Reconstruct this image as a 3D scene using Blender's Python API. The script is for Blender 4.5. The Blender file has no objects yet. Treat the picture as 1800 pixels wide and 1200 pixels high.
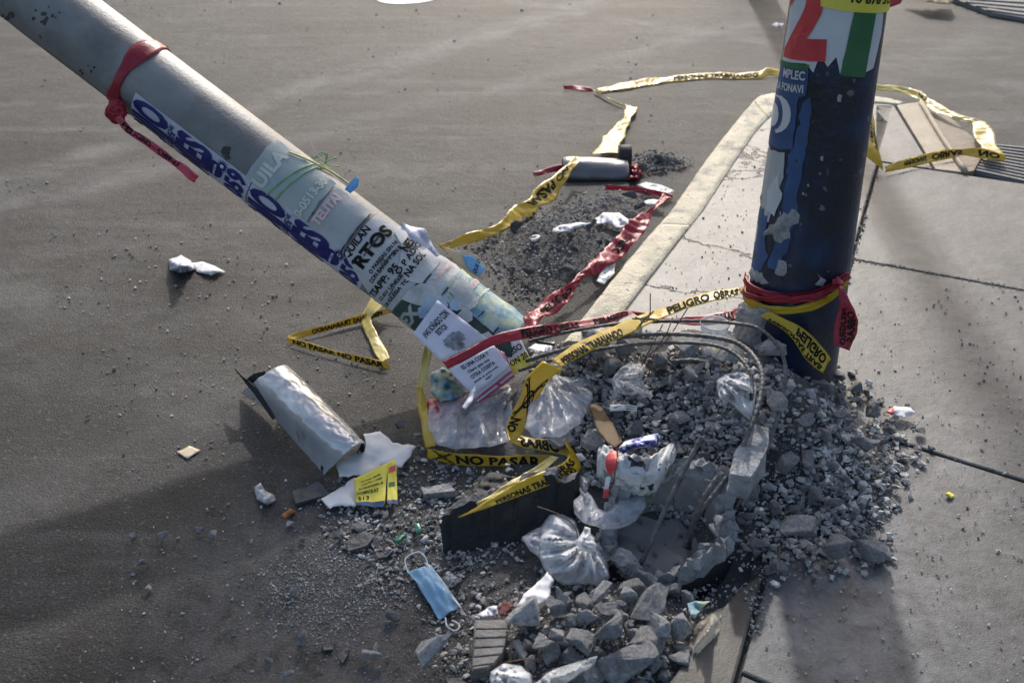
import bpy, bmesh, math, random
import numpy as np
from mathutils import Vector, Matrix, noise
from mathutils.geometry import delaunay_2d_cdt, intersect_line_line_2d
random.seed(7); RNG = np.random.default_rng(7)
scene = bpy.context.scene
col = scene.collection
rad = math.radians

# ------------------------------------------------------------------ camera
CAM_H = 1.55; PITCH = rad(31.6); FPX = 1750.0
SN, CS = math.sin(PITCH), math.cos(PITCH)
cam = bpy.data.cameras.new('camera'); cam_ob = bpy.data.objects.new('camera', cam); col.objects.link(cam_ob)
cam_ob.location = (0, 0, CAM_H); cam_ob.rotation_euler = (math.pi/2 - PITCH, 0, 0)
cam.sensor_width = 36.0; cam.lens = 36.0*FPX/1800.0
cam.clip_start = 0.05; cam.clip_end = 500
cam.dof.use_dof = True; cam.dof.focus_distance = 2.45; cam.dof.aperture_fstop = 4.5
scene.camera = cam_ob
# ------------------------------------------------------------------ light
SUN_AZ = rad(5); SUN_EL = rad(33)
world = bpy.data.worlds.new('World'); scene.world = world; world.use_nodes = True
wn = world.node_tree; wn.nodes.clear()
sky = wn.nodes.new('ShaderNodeTexSky'); sky.sky_type = 'NISHITA'; sky.sun_disc = False
sky.sun_elevation = SUN_EL; sky.sun_rotation = SUN_AZ; sky.air_density = 1.0; sky.dust_density = 3.5; sky.ozone_density = 1.0
bg = wn.nodes.new('ShaderNodeBackground'); bg.inputs['Strength'].default_value = 0.15
wo = wn.nodes.new('ShaderNodeOutputWorld')
wn.links.new(sky.outputs[0], bg.inputs[0]); wn.links.new(bg.outputs[0], wo.inputs[0])
sun = bpy.data.lights.new('sun', 'SUN'); sun.energy = 2.1; sun.angle = rad(1.3); sun.color = (1.0, 0.96, 0.91)
sun_ob = bpy.data.objects.new('sun', sun); col.objects.link(sun_ob)
sdir = Vector((math.sin(SUN_AZ)*math.cos(SUN_EL), math.cos(SUN_AZ)*math.cos(SUN_EL), math.sin(SUN_EL)))
sun_ob.rotation_euler = sdir.to_track_quat('Z', 'Y').to_euler(); sun_ob.location = (0, 10, 8)
vs = scene.view_settings; vs.view_transform = 'Standard'; vs.look = 'None'; vs.gamma = 1.0; vs.exposure = 0.7
vs.use_curve_mapping = False
scene.cycles.use_denoising = True
scene.cycles.max_bounces = 8; scene.cycles.transparent_max_bounces = 12

# ------------------------------------------------------------------ pixel helpers (photo is 1800x1200)
def rayd(px, py):
    u = (px-900)/FPX; v = (py-600)/FPX
    return Vector((u, CS - v*SN, -(SN + v*CS)))
CAM = Vector((0, 0, CAM_H))
def P(px, py, z=0.0):
    d = rayd(px, py); return CAM + d*((z-CAM_H)/d.z)
def PY(px, py, Y):
    d = rayd(px, py); return CAM + d*(Y/d.y)
def project(p):
    d = Vector(p)-CAM; fw = d.y*CS - d.z*SN; dn = -d.z*CS - d.y*SN
    return 900+FPX*d.x/fw, 600+FPX*dn/fw
def pscale(p):
    return FPX/((Vector(p)-CAM).y*CS - (Vector(p)-CAM).z*SN)

WALK = 0.075
# rubble mound: (px, py, plane z, amplitude, sx, sy)
BUMPS = []
def bump(px, py, z0, a, sx, sy):
    p = P(px, py, z0); BUMPS.append((p.x, p.y, a, sx, sy))
bump(1180, 760, .10, .130, .28, .26)
bump(1330, 700, .12, .095, .18, .24)
bump(1060, 680, .08, .100, .24, .22)
bump(1440, 790, .10, .075, .17, .24)
bump(1180, 640, .12, .080, .30, .10)
bump(1090, 1130, .03, .075, .21, .15)
bump(1000, 1150, .02, .040, .12, .12)
bump(1010, 430, .0, .050, .22, .34)
bump(1080, 345, .0, .020, .20, .16)
bump(1165, 283, .0, .035, .13, .08)
bump(960, 740, .02, .035, .16, .12)
def heap(x, y):
    h = 0.0
    for bx, by, a, sx, sy in BUMPS:
        h += a*math.exp(-((x-bx)/sx)**2 - ((y-by)/sy)**2)
    return h
J1A = P(1540, 300, WALK); J1B = P(1340, 1030, WALK)
def base_z(x, y):
    # side of kerb front line: road 0, pavement WALK (soft ramp of rubble in the broken stretch)
    xe = 0.30 + (y-2.6)*0.42
    if y < 2.35: xe = 0.42
    t = min(1, max(0, (x-xe)/0.10 + 0.5))
    return WALK*t
def ground(x, y):
    h = heap(x, y)
    return max(base_z(x, y), base_z(x, y)*0.6 + h) if h > .012 else base_z(x, y)
def G(px, py, dz=0.0):
    z = 0.0
    for _ in range(12):
        p = P(px, py, z); z = 0.5*z + 0.5*ground(p.x, p.y)
    p = P(px, py, z + dz); return p

# ------------------------------------------------------------------ materials
MATS = {}
def nodes_of(m):
    m.use_nodes = True; nt = m.node_tree; nt.nodes.clear(); return nt, nt.nodes, nt.links
def ramp(N, a, b, c1, c2):
    r = N.new('ShaderNodeValToRGB'); r.color_ramp.elements[0].position = a; r.color_ramp.elements[1].position = b
    r.color_ramp.elements[0].color = (*c1, 1); r.color_ramp.elements[1].color = (*c2, 1); return r
def tex(N, L, co, scale, detail=6, rough=.6, dist=0.0, stretch=None):
    n = N.new('ShaderNodeTexNoise'); n.inputs['Scale'].default_value = scale; n.inputs['Detail'].default_value = detail
    n.inputs['Roughness'].default_value = rough; n.inputs['Distortion'].default_value = dist
    if stretch:
        mp = N.new('ShaderNodeMapping'); mp.inputs['Scale'].default_value = stretch[:3]
        if len(stretch) > 3: mp.inputs['Rotation'].default_value = (0, 0, stretch[3])
        L.new(co, mp.inputs[0]); L.new(mp.outputs[0], n.inputs['Vector'])
    else: L.new(co, n.inputs['Vector'])
    return n
def mixc(N, L, fac, a, b, mode='MIX'):
    m = N.new('ShaderNodeMix'); m.data_type = 'RGBA'; m.blend_type = mode
    for s, v in ((m.inputs[0], fac), (m.inputs[6], a), (m.inputs[7], b)):
        if hasattr(v, 'is_linked'): L.new(v, s)
        elif isinstance(v, (tuple, list)): s.default_value = (*v, 1)[:4]
        else: s.default_value = v
    return m.outputs[2]
def mat(name, c1, c2, scale=8, rough=.8, bump_s=.3, bump_scale=60, spec=.5, spots=None, coords='world', trans=0.0, transc=None, metallic=0.0, stretch=None, dirt=None, sharp=(.35, .65), bdist=.01):
    """two-tone noise material; spots=(scale, threshold, colour); dirt=(scale, lo, hi, colour)"""
    m = bpy.data.materials.new(name); nt, N, L = nodes_of(m)
    if coords == 'world':
        g = N.new('ShaderNodeNewGeometry'); co = g.outputs['Position']
    else:
        g = N.new('ShaderNodeTexCoord'); co = g.outputs['Object']
    n1 = tex(N, L, co, scale, stretch=stretch)
    r = ramp(N, sharp[0], sharp[1], c1, c2); L.new(n1.outputs[0], r.inputs[0]); c = r.outputs[0]
    if dirt:
        n2 = tex(N, L, co, dirt[0], 8, .65); rr = ramp(N, dirt[1], dirt[2], (0, 0, 0), (1, 1, 1)); L.new(n2.outputs[0], rr.inputs[0])
        c = mixc(N, L, rr.outputs[0], c, dirt[3])
    if spots:
        n3 = tex(N, L, co, spots[0], 2, .5); rr = ramp(N, spots[1], spots[1]+.04, (0, 0, 0), (1, 1, 1)); L.new(n3.outputs[0], rr.inputs[0])
        c = mixc(N, L, rr.outputs[0], c, spots[2])
    b = N.new('ShaderNodeBsdfPrincipled'); L.new(c, b.inputs['Base Color'])
    b.inputs['Roughness'].default_value = rough; b.inputs['Specular IOR Level'].default_value = spec; b.inputs['Metallic'].default_value = metallic
    if bump_s:
        nb = tex(N, L, co, bump_scale, 5, .65); bp = N.new('ShaderNodeBump'); bp.inputs['Strength'].default_value = bump_s
        bp.inputs['Distance'].default_value = bdist; L.new(nb.outputs[0], bp.inputs['Height']); L.new(bp.outputs[0], b.inputs['Normal'])
    out = N.new('ShaderNodeOutputMaterial'); sh = b.outputs[0]
    if trans:
        t = N.new('ShaderNodeBsdfTranslucent')
        if transc: t.inputs[0].default_value = (*transc, 1)
        else: L.new(c, t.inputs[0])
        mx = N.new('ShaderNodeMixShader'); mx.inputs[0].default_value = trans; L.new(b.outputs[0], mx.inputs[1]); L.new(t.outputs[0], mx.inputs[2]); sh = mx.outputs[0]
    L.new(sh, out.inputs[0]); MATS[name] = m; return m
def film(name, color, clear, rough=.22, trans=.4):
    """thin plastic film: partly clear, partly glossy and scattering"""
    m = bpy.data.materials.new(name); nt, N, L = nodes_of(m)
    g = N.new('ShaderNodeNewGeometry'); co = g.outputs['Position']
    b = N.new('ShaderNodeBsdfPrincipled'); b.inputs['Base Color'].default_value = (*color, 1); b.inputs['Roughness'].default_value = rough
    nb = tex(N, L, co, 22, 2, .5, 3.0); bp = N.new('ShaderNodeBump'); bp.inputs['Strength'].default_value = .5; bp.inputs['Distance'].default_value = .006
    L.new(nb.outputs[0], bp.inputs['Height']); L.new(bp.outputs[0], b.inputs['Normal'])
    t = N.new('ShaderNodeBsdfTranslucent'); t.inputs[0].default_value = (*color, 1)
    mx = N.new('ShaderNodeMixShader'); mx.inputs[0].default_value = trans; L.new(b.outputs[0], mx.inputs[1]); L.new(t.outputs[0], mx.inputs[2])
    tr = N.new('ShaderNodeBsdfTransparent'); n2 = tex(N, L, co, 30, 3, .6)
    rr = ramp(N, .3, .7, (max(0, clear-.22),)*3, (min(1, clear+.15),)*3); L.new(n2.outputs[0], rr.inputs[0])
    m2 = N.new('ShaderNodeMixShader'); L.new(rr.outputs[0], m2.inputs[0]); L.new(mx.outputs[0], m2.inputs[1]); L.new(tr.outputs[0], m2.inputs[2])
    out = N.new('ShaderNodeOutputMaterial'); L.new(m2.outputs[0], out.inputs[0]); MATS[name] = m; return m

# road: dusty worn asphalt with drag marks, pale specks, dark spots
m = bpy.data.materials.new('asphalt'); MATS['asphalt'] = m; nt, N, L = nodes_of(m)
g = N.new('ShaderNodeNewGeometry'); co = g.outputs['Position']
a = tex(N, L, co, 1.1, 8, .6, .6); r = ramp(N, .34, .66, (.030, .0295, .0285), (.072, .071, .069)); L.new(a.outputs[0], r.inputs[0]); c = r.outputs[0]
s1 = tex(N, L, co, 1.6, 7, .62, .5, (.22, 2.6, 1, .42)); rr = ramp(N, .50, .70, (0, 0, 0), (.9, .9, .9)); L.new(s1.outputs[0], rr.inputs[0]); c = mixc(N, L, rr.outputs[0], c, (.108, .107, .104))
s2 = tex(N, L, co, 1.1, 7, .65, .8, (.6, 1.8, 1, -.25)); rr = ramp(N, .50, .64, (0, 0, 0), (.85, .85, .85)); L.new(s2.outputs[0], rr.inputs[0]); c = mixc(N, L, rr.outputs[0], c, (0.0192, 0.01792, 0.01664))
s5 = tex(N, L, co, 7, 7, .7, .3); rr = ramp(N, .42, .66, (0, 0, 0), (.75, .75, .75)); L.new(s5.outputs[0], rr.inputs[0]); c = mixc(N, L, rr.outputs[0], c, (0.0256, 0.02304, 0.02048))
s3 = tex(N, L, co, 170, 4, .75); rr = ramp(N, .38, .66, (.35, .35, .35), (1.8, 1.76, 1.7)); L.new(s3.outputs[0], rr.inputs[0]); c = mixc(N, L, .9, c, rr.outputs[0], 'MULTIPLY')
s4 = tex(N, L, co, 75, 2, .5); rr = ramp(N, .64, .70, (0, 0, 0), (.8, .8, .8)); L.new(s4.outputs[0], rr.inputs[0]); c = mixc(N, L, rr.outputs[0], c, (0.128, 0.1248, 0.1184))
def dust(N, L, co, c, px, py, z, radius, fac, colr, sc=14):
    p_ = P(px, py, z); d_ = N.new('ShaderNodeVectorMath'); d_.operation = 'DISTANCE'; d_.inputs[1].default_value = p_; L.new(co, d_.inputs[0])
    r_ = ramp(N, radius*.25, radius, (fac,)*3, (0, 0, 0)); L.new(d_.outputs['Value'], r_.inputs[0])
    n_ = tex(N, L, co, sc, 8, .75, .4); r2_ = ramp(N, .40, .66, (0, 0, 0), (1, 1, 1)); L.new(n_.outputs[0], r2_.inputs[0])
    mm_ = mixc(N, L, 1.0, r_.outputs[0], r2_.outputs[0], 'MULTIPLY'); return mixc(N, L, mm_, c, colr)
for args in ((590, 1060, 0, .5, 1.0), (700, 960, 0, .55, .9), (480, 1150, 0, .4, .8), (900, 700, 0, .6, .6), (960, 450, 0, .6, .6), (700, 1180, 0, .5, .6)):
    c = dust(N, L, co, c, *args, (0.0992, 0.09728, 0.09344))
def streak(N, L, co, c, p, q, width, fac, colr):
    A_ = P(*p); B_ = P(*q); d_ = (B_-A_).normalized(); n_ = (-d_.y, d_.x, 0)
    s_ = N.new('ShaderNodeVectorMath'); s_.operation = 'SUBTRACT'; L.new(co, s_.inputs[0]); s_.inputs[1].default_value = A_
    wv = tex(N, L, co, 1.3, 3, .5); wa = N.new('ShaderNodeMath'); wa.operation = 'MULTIPLY_ADD'; L.new(wv.outputs[0], wa.inputs[0]); wa.inputs[1].default_value = .30; wa.inputs[2].default_value = -.15
    dt_ = N.new('ShaderNodeVectorMath'); dt_.operation = 'DOT_PRODUCT'; L.new(s_.outputs[0], dt_.inputs[0]); dt_.inputs[1].default_value = n_
    ad = N.new('ShaderNodeMath'); ad.operation = 'ADD'; L.new(dt_.outputs['Value'], ad.inputs[0]); L.new(wa.outputs[0], ad.inputs[1])
    ab = N.new('ShaderNodeMath'); ab.operation = 'ABSOLUTE'; L.new(ad.outputs[0], ab.inputs[0])
    r_ = ramp(N, width*.2, width, (fac,)*3, (0, 0, 0)); L.new(ab.outputs[0], r_.inputs[0])
    n2 = tex(N, L, co, 3.5, 7, .7, .4); r2 = ramp(N, .38, .62, (0, 0, 0), (1, 1, 1)); L.new(n2.outputs[0], r2.inputs[0])
    return mixc(N, L, mixc(N, L, 1.0, r_.outputs[0], r2.outputs[0], 'MULTIPLY'), c, colr)
for p, q, w_, f_, cc in (((560, 150), (1020, 10), .16, .8, (.15, .148, .144)), ((1000, 20), (1300, 70), .12, .7, (.14, .138, .134)), ((0, 365), (330, 285), .14, .7, (.125, .123, .12)), ((600, 220), (1090, 185), .07, .8, (.028, .027, .026)), ((0, 180), (520, 330), .20, .6, (.030, .029, .028)), ((200, 640), (700, 470), .22, .6, (.032, .031, .029)), ((0, 900), (430, 690), .18, .5, (.11, .108, .104)), ((0, 520), (420, 560), .10, .6, (.10, .098, .095))):
    c = streak(N, L, co, c, p, q, w_, f_, cc)
v = N.new('ShaderNodeTexVoronoi'); v.inputs['Scale'].default_value = 130; L.new(co, v.inputs['Vector']); rr = ramp(N, .0, .5, (1.5, 1.48, 1.45), (.72, .72, .72)); L.new(v.outputs['Distance'], rr.inputs[0]); c = mixc(N, L, .55, c, rr.outputs[0], 'MULTIPLY')
b = N.new('ShaderNodeBsdfPrincipled'); L.new(c, b.inputs['Base Color']); b.inputs['Roughness'].default_value = .68; b.inputs['Specular IOR Level'].default_value = .22
h1 = tex(N, L, co, 180, 3, .7); bp = N.new('ShaderNodeBump'); bp.inputs['Strength'].default_value = .9; bp.inputs['Distance'].default_value = .006; L.new(h1.outputs[0], bp.inputs['Height'])
h2 = tex(N, L, co, 14, 6, .65); bp2 = N.new('ShaderNodeBump'); bp2.inputs['Strength'].default_value = .35; bp2.inputs['Distance'].default_value = .02; L.new(h2.outputs[0], bp2.inputs['Height']); L.new(bp.outputs[0], bp2.inputs['Normal'])
L.new(bp2.outputs[0], b.inputs['Normal']); out = N.new('ShaderNodeOutputMaterial'); L.new(b.outputs[0], out.inputs[0])

# pavement concrete: smooth trowelled, stained; a cracked variant for the kerb strip
def walk_mat(name, c1, c2, stain, cracks):
    m = bpy.data.materials.new(name); MATS[name] = m; nt, N, L = nodes_of(m)
    g = N.new('ShaderNodeNewGeometry'); co = g.outputs['Position']
    a = tex(N, L, co, 2.6, 9, .7, .7); r = ramp(N, .38, .62, c1, c2); L.new(a.outputs[0], r.inputs[0]); c = r.outputs[0]
    d = tex(N, L, co, 5, 8, .7, .8, (1.6, .6, 1, .35)); rr = ramp(N, .44, .62, (0, 0, 0), (.8, .8, .8)); L.new(d.outputs[0], rr.inputs[0]); c = mixc(N, L, rr.outputs[0], c, stain)
    e = tex(N, L, co, 16, 6, .7, .3); rr = ramp(N, .55, .75, (0, 0, 0), (.5, .5, .5)); L.new(e.outputs[0], rr.inputs[0]); c = mixc(N, L, rr.outputs[0], c, tuple(x*1.25 for x in c2))
    f = tex(N, L, co, 300, 2, .6); rr = ramp(N, .35, .7, (.7, .7, .7), (1.25, 1.25, 1.22)); L.new(f.outputs[0], rr.inputs[0]); c = mixc(N, L, .6, c, rr.outputs[0], 'MULTIPLY')
    sp = tex(N, L, co, 60, 2, .5); rr = ramp(N, .69, .73, (0, 0, 0), (.8, .8, .8)); L.new(sp.outputs[0], rr.inputs[0]); c = mixc(N, L, rr.outputs[0], c, (.06, .055, .05))
    for args in () if 'dirty' in name else ((1500, 1080, WALK, .45, .8), (1560, 800, WALK, .5, .7), (1300, 500, WALK, .5, .5)): c = dust(N, L, co, c, *args, (.15, .152, .154), 18)
    hgt = f.outputs[0]
    b = N.new('ShaderNodeBsdfPrincipled'); b.inputs['Roughness'].default_value = .55; b.inputs['Specular IOR Level'].default_value = .45
    if cracks:
        wr = tex(N, L, co, 5, 5, .7); add = N.new('ShaderNodeMixRGB'); add.blend_type = 'ADD'; add.inputs[0].default_value = .22; L.new(co, add.inputs[1]); L.new(wr.outputs['Color'], add.inputs[2])
        v = N.new('ShaderNodeTexVoronoi'); v.feature = 'DISTANCE_TO_EDGE'; v.inputs['Scale'].default_value = 1.7; L.new(add.outputs[0], v.inputs['Vector'])
        rr = ramp(N, .002, .010, (1, 1, 1), (0, 0, 0)); L.new(v.outputs[0], rr.inputs[0]); c = mixc(N, L, rr.outputs[0], c, (.075, .068, .06))
        bp0 = N.new('ShaderNodeBump'); bp0.invert = True; bp0.inputs['Strength'].default_value = .8; bp0.inputs['Distance'].default_value = .01; L.new(rr.outputs[0], bp0.inputs['Height'])
    L.new(c, b.inputs['Base Color'])
    bp = N.new('ShaderNodeBump'); bp.inputs['Strength'].default_value = .3; bp.inputs['Distance'].default_value = .003; L.new(hgt, bp.inputs['Height'])
    if cracks: L.new(bp0.outputs[0], bp.inputs['Normal'])
    h2 = tex(N, L, co, 9, 6, .6); bp2 = N.new('ShaderNodeBump'); bp2.inputs['Strength'].default_value = .22; bp2.inputs['Distance'].default_value = .02; L.new(h2.outputs[0], bp2.inputs['Height']); L.new(bp.outputs[0], bp2.inputs['Normal'])
    L.new(bp2.outputs[0], b.inputs['Normal']); out = N.new('ShaderNodeOutputMaterial'); L.new(b.outputs[0], out.inputs[0])
walk_mat('slab', (.036, .036, .0355), (.070, .069, .067), (.024, .024, .0235), False)
walk_mat('strip_dirty', (.022, .018, .013), (.075, .066, .052), (.012, .010, .008), False)
walk_mat('strip', (0.0814, 0.07684, 0.06838), (0.1465, 0.1387, 0.1237), (0.04884, 0.04558, 0.04103), True)
mat('kerb_yellow', (.46, .415, .30), (.60, .545, .405), 14, .75, .8, 90, dirt=(8, .52, .66, (0.2569, 0.2379, 0.1998)), spots=(70, .66, (0.1142, 0.1047, 0.09516)))
mat('dirt', (0.075, 0.0735, 0.0705), (0.1425, 0.1402, 0.135), 20, .95, .9, 120, dirt=(6, .45, .65, (0.12, 0.1162, 0.1125)), bdist=.02)
mat('joint_fill', (.03, .027, .024), (.06, .055, .048), 40, .95, .5, 100)
mat('rubble', (0.1996, 0.2015, 0.2043), (0.3802, 0.3802, 0.3782), 22, .92, .9, 75, coords='object', dirt=(9, .46, .66, (0.1901, 0.1806, 0.1663)), bdist=.012, spots=(90, .66, (0.09504, 0.09504, 0.09504)))
mat('rubble_pale', (0.2904, 0.2886, 0.2816), (0.4576, 0.4532, 0.44), 18, .92, .8, 75, coords='object', dirt=(8, .5, .68, (0.1936, 0.1848, 0.1716)), bdist=.01, spots=(90, .67, (0.1232, 0.1188, 0.1144)))
mat('rubble_dark', (0.0735, 0.0735, 0.0756), (0.1995, 0.1974, 0.1953), 24, .92, .9, 90, coords='object', dirt=(12, .5, .68, (0.21, 0.2047, 0.1995)), bdist=.012)
mat('gravel', (.185, .182, .176), (.44, .435, .425), 28, .95, .6, 140, bdist=.006, sharp=(.3, .7), dirt=(5, .50, .66, (.30, .288, .268)))
mat('gravel_dark', (0.08438, 0.08438, 0.08859), (0.3094, 0.3066, 0.3024), 30, .95, .6, 140, bdist=.006, sharp=(.3, .7))
for gm in ('gravel', 'gravel_dark'):
    nt = MATS[gm].node_tree; N, L = nt.nodes, nt.links; b = next(n for n in N if n.type == 'BSDF_PRINCIPLED'); src = b.inputs['Base Color'].links[0].from_socket
    gi = N.new('ShaderNodeNewGeometry'); rr = ramp(N, 0, 1, (.45, .45, .46), (1.45, 1.42, 1.36)); L.new(gi.outputs['Random Per Island'], rr.inputs[0])
    L.new(mixc(N, L, 1.0, src, rr.outputs[0], 'MULTIPLY'), b.inputs['Base Color'])
mat('pole_concrete', (0.144, 0.1411, 0.1332), (0.2376, 0.2318, 0.2174), 4, .5, .5, 110, dirt=(5, .46, .66, (0.1116, 0.108, 0.09936)), spots=(26, .72, (0.072, 0.0684, 0.0648)), bdist=.003)
mat('pole_core', (.16, .12, .09), (.30, .25, .20), 18, .95, .9, 60)
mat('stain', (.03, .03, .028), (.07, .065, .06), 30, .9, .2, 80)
mat('post_paint', (.008, .014, .034), (.018, .040, .090), 6, .28, .5, 60, dirt=(7, .44, .60, (0.0154, 0.0168, 0.0224)), spots=(30, .67, (0.105, 0.1085, 0.119)), bdist=.004)
mat('mortar', (.26, .26, .26), (.40, .40, .395), 30, .95, 1.0, 70, bdist=.02)
mat('tape_yellow', (0.51, 0.34, 0.01275), (0.612, 0.425, 0.0255), 9, .30, .25, 30, trans=.32, transc=(0.7225, 0.527, 0.0425), dirt=(16, .52, .72, (0.3825, 0.2805, 0.068)))
mat('tape_faded', (0.558, 0.45, 0.108), (0.666, 0.567, 0.216), 9, .32, .25, 30, trans=.30, transc=(0.81, 0.675, 0.18))
mat('tape_red', (0.272, 0.0096, 0.024), (0.384, 0.024, 0.044), 9, .38, .3, 30, trans=.30, transc=(0.56, 0.032, 0.064), dirt=(14, .58, .78, (0.224, 0.048, 0.056)))
mat('tape_pink', (.50, .07, .12), (.66, .16, .22), 9, .35, .3, 30, trans=.5, transc=(.9, .15, .22))
mat('ink', (.010, .009, .008), (.022, .018, .014), 40, .8, 0, spec=.1)
mat('ink_blue', (.006, .008, .085), (.010, .014, .12), 30, .5, 0)
mat('ink_pale', (.46, .47, .56), (.52, .53, .62), 30, .6, 0)
mat('ink_red', (.42, .03, .035), (.52, .05, .05), 20, .5, 0)
mat('ink_faint', (.42, .44, .38), (.50, .52, .45), 20, .7, 0)
mat('ink_faintred', (.60, .38, .36), (.66, .50, .46), 20, .7, 0)
mat('ink_grey', (.10, .10, .11), (.30, .30, .32), 60, .6, 0)
def paper(name, c1, c2, trans=.18, scale=10, **k): mat(name, c1, c2, scale, .7, .35, 40, trans=trans, bdist=.004, **k)
paper('paper_white', (.66, .66, .66), (.76, .76, .75), dirt=(14, .58, .75, (.50, .49, .47)))
paper('paper_flyer', (.62, .61, .68), (.70, .69, .75))
paper('paper_lilac', (.46, .46, .56), (.54, .54, .62))
paper('paper_grey', (0.3608, 0.3731, 0.369), (0.4756, 0.4797, 0.4715), dirt=(6, .5, .7, (0.3116, 0.3198, 0.3075)))
paper('paper_greenish', (0.3444, 0.3854, 0.3608), (0.4592, 0.492, 0.4592), dirt=(9, .5, .7, (0.3116, 0.3772, 0.41)))
paper('paper_ad', (0.425, 0.425, 0.4335), (0.527, 0.527, 0.527), dirt=(10, .6, .75, (0.323, 0.323, 0.3145)))
paper('paper_torn', (.48, .48, .47), (.62, .61, .59), dirt=(14, .5, .7, (.33, .32, .31)))
paper('paper_darkgreen', (.022, .055, .042), (.035, .075, .056), trans=0)
paper('paper_blue', (.22, .36, .52), (.50, .60, .68), scale=16, dirt=(12, .52, .7, (.62, .64, .64)))
paper('paper_multi', (.16, .30, .38), (.46, .52, .34), scale=22, sharp=(.42, .58), dirt=(16, .54, .7, (.58, .62, .60)))
paper('paper_yellow', (.70, .60, .06), (.78, .68, .12))
paper('paper_green', (.02, .09, .03), (.035, .12, .045), trans=0)
paper('paper_sky', (.15, .38, .66), (.25, .50, .74))
paper('paper_cream', (.55, .45, .30), (.66, .56, .40))
paper('paper_brown', (0.096, 0.054, 0.018), (0.156, 0.09, 0.03))
paper('paper_pink', (.45, .05, .14), (.62, .18, .30))
paper('poster_white', (0.416, 0.424, 0.432), (0.496, 0.504, 0.504), trans=0)
paper('poster_or_skylit_blue', (.022, .050, .125), (.035, .085, .19), trans=0)  # blue of the posters and of the painted skylight on the post
paper('paper_maroon', (.09, .012, .012), (.16, .03, .028))
paper('foil', (.35, .36, .46), (.80, .80, .84), scale=24, metallic=.55)
paper('foil_blue', (.02, .03, .26), (.75, .76, .82), scale=26, sharp=(.46, .54), metallic=.3)
mat('plastic_white', (.34, .34, .345), (.56, .56, .56), 4, .24, .15, 14, metallic=.35, dirt=(11, .56, .72, (.22, .218, .215)), spots=(34, .69, (.05, .05, .05)), bdist=.006)
mat('plastic_grey', (.11, .11, .115), (.17, .17, .175), 6, .3, .2, 30, dirt=(12, .55, .75, (.24, .23, .22)))
mat('black_rubber', (.010, .010, .011), (.022, .021, .020), 12, .7, .4, 60, dirt=(10, .62, .8, (.05, .048, .045)))
mat('bitumen', (.008, .008, .009), (.020, .019, .019), 9, .75, .6, 50, dirt=(7, .60, .8, (.07, .06, .05)), bdist=.015)
mat('rebar', (.07, .068, .066), (.15, .145, .14), 30, .5, .5, 120, metallic=.55, dirt=(16, .58, .72, (0.16, 0.12, 0.096)), coords='world')
mat('wire_rust', (.07, .035, .02), (.13, .07, .04), 40, .8, .2, 90)
mat('mask_blue', (0.255, 0.442, 0.612), (0.357, 0.527, 0.68), 14, .85, .3, 200, trans=.2)
mat('mask_white', (.62, .64, .66), (.72, .72, .72), 14, .85, .3, 200, trans=.2)
mat('tile_grey', (0.075, 0.07125, 0.066), (0.1275, 0.1215, 0.1125), 14, .7, .5, 80, dirt=(9, .5, .7, (0.165, 0.1575, 0.1462)))
mat('carton', (.42, .42, .41), (.60, .60, .58), 14, .6, .6, 30, dirt=(16, .50, .62, (.20, .20, .205)), spots=(36, .63, (.03, .03, .035)), bdist=.012)
mat('slate', (.030, .032, .034), (.055, .057, .06), 12, .6, .4, 60)
mat('twine_green', (.10, .28, .09), (.20, .42, .16), 30, .5, 0)
mat('twine_yellow', (.50, .46, .16), (.62, .58, .26), 30, .5, 0)
mat('glass_green', (.03, .16, .10), (.06, .24, .16), 20, .2, .1, 60, trans=.2)
mat('rust_orange', (.20, .07, .02), (.34, .14, .05), 20, .8, .3, 80)
mat('ramp', (0.1224, 0.1188, 0.1152), (0.1728, 0.167, 0.1598), 6, .7, .3, 90)
mat('plate_tan', (0.1584, 0.1188, 0.0756), (0.216, 0.1692, 0.1152), 9, .7, .4, 60, stretch=(1, 6, 1, .5), dirt=(6, .5, .7, (0.108, 0.0936, 0.0792)))
mat('paint_tan', (0.285, 0.2325, 0.1575), (0.36, 0.3, 0.2175), 9, .7, .4, 70, dirt=(5, .52, .62, (0.0975, 0.09375, 0.09)))
mat('road_paint', (.72, .72, .70), (.80, .80, .78), 8, .6, .2, 90)
mat('metal_grey', (.25, .25, .25), (.32, .32, .32), 6, .5, .1, 60)
mat('shade_panel_green', (.02, .16, .07), (.03, .20, .09), 4, .5, 0)
film('film_white', (.92, .93, .94), .08, .24, .5)
film('film_clear', (.78, .80, .81), .68, .14, .3)
film('film_milky', (.70, .72, .76), .56, .2, .5)
film('film_tan', (.72, .67, .58), .46, .16, .4)
m = bpy.data.materials.new('cup_clear'); MATS['cup_clear'] = m; nt, N, L = nodes_of(m)
b = N.new('ShaderNodeBsdfPrincipled'); b.inputs['Base Color'].default_value = (.85, .86, .86, 1); b.inputs['Roughness'].default_value = .12
t = N.new('ShaderNodeBsdfTransparent'); mx = N.new('ShaderNodeMixShader'); lw = N.new('ShaderNodeLayerWeight'); lw.inputs[0].default_value = .35
rr = ramp(N, 0, 1, (.55,)*3, (.1,)*3); L.new(lw.outputs['Facing'], rr.inputs[0]); L.new(rr.outputs[0], mx.inputs[0]); L.new(b.outputs[0], mx.inputs[1]); L.new(t.outputs[0], mx.inputs[2])
out = N.new('ShaderNodeOutputMaterial'); L.new(mx.outputs[0], out.inputs[0])

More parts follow.
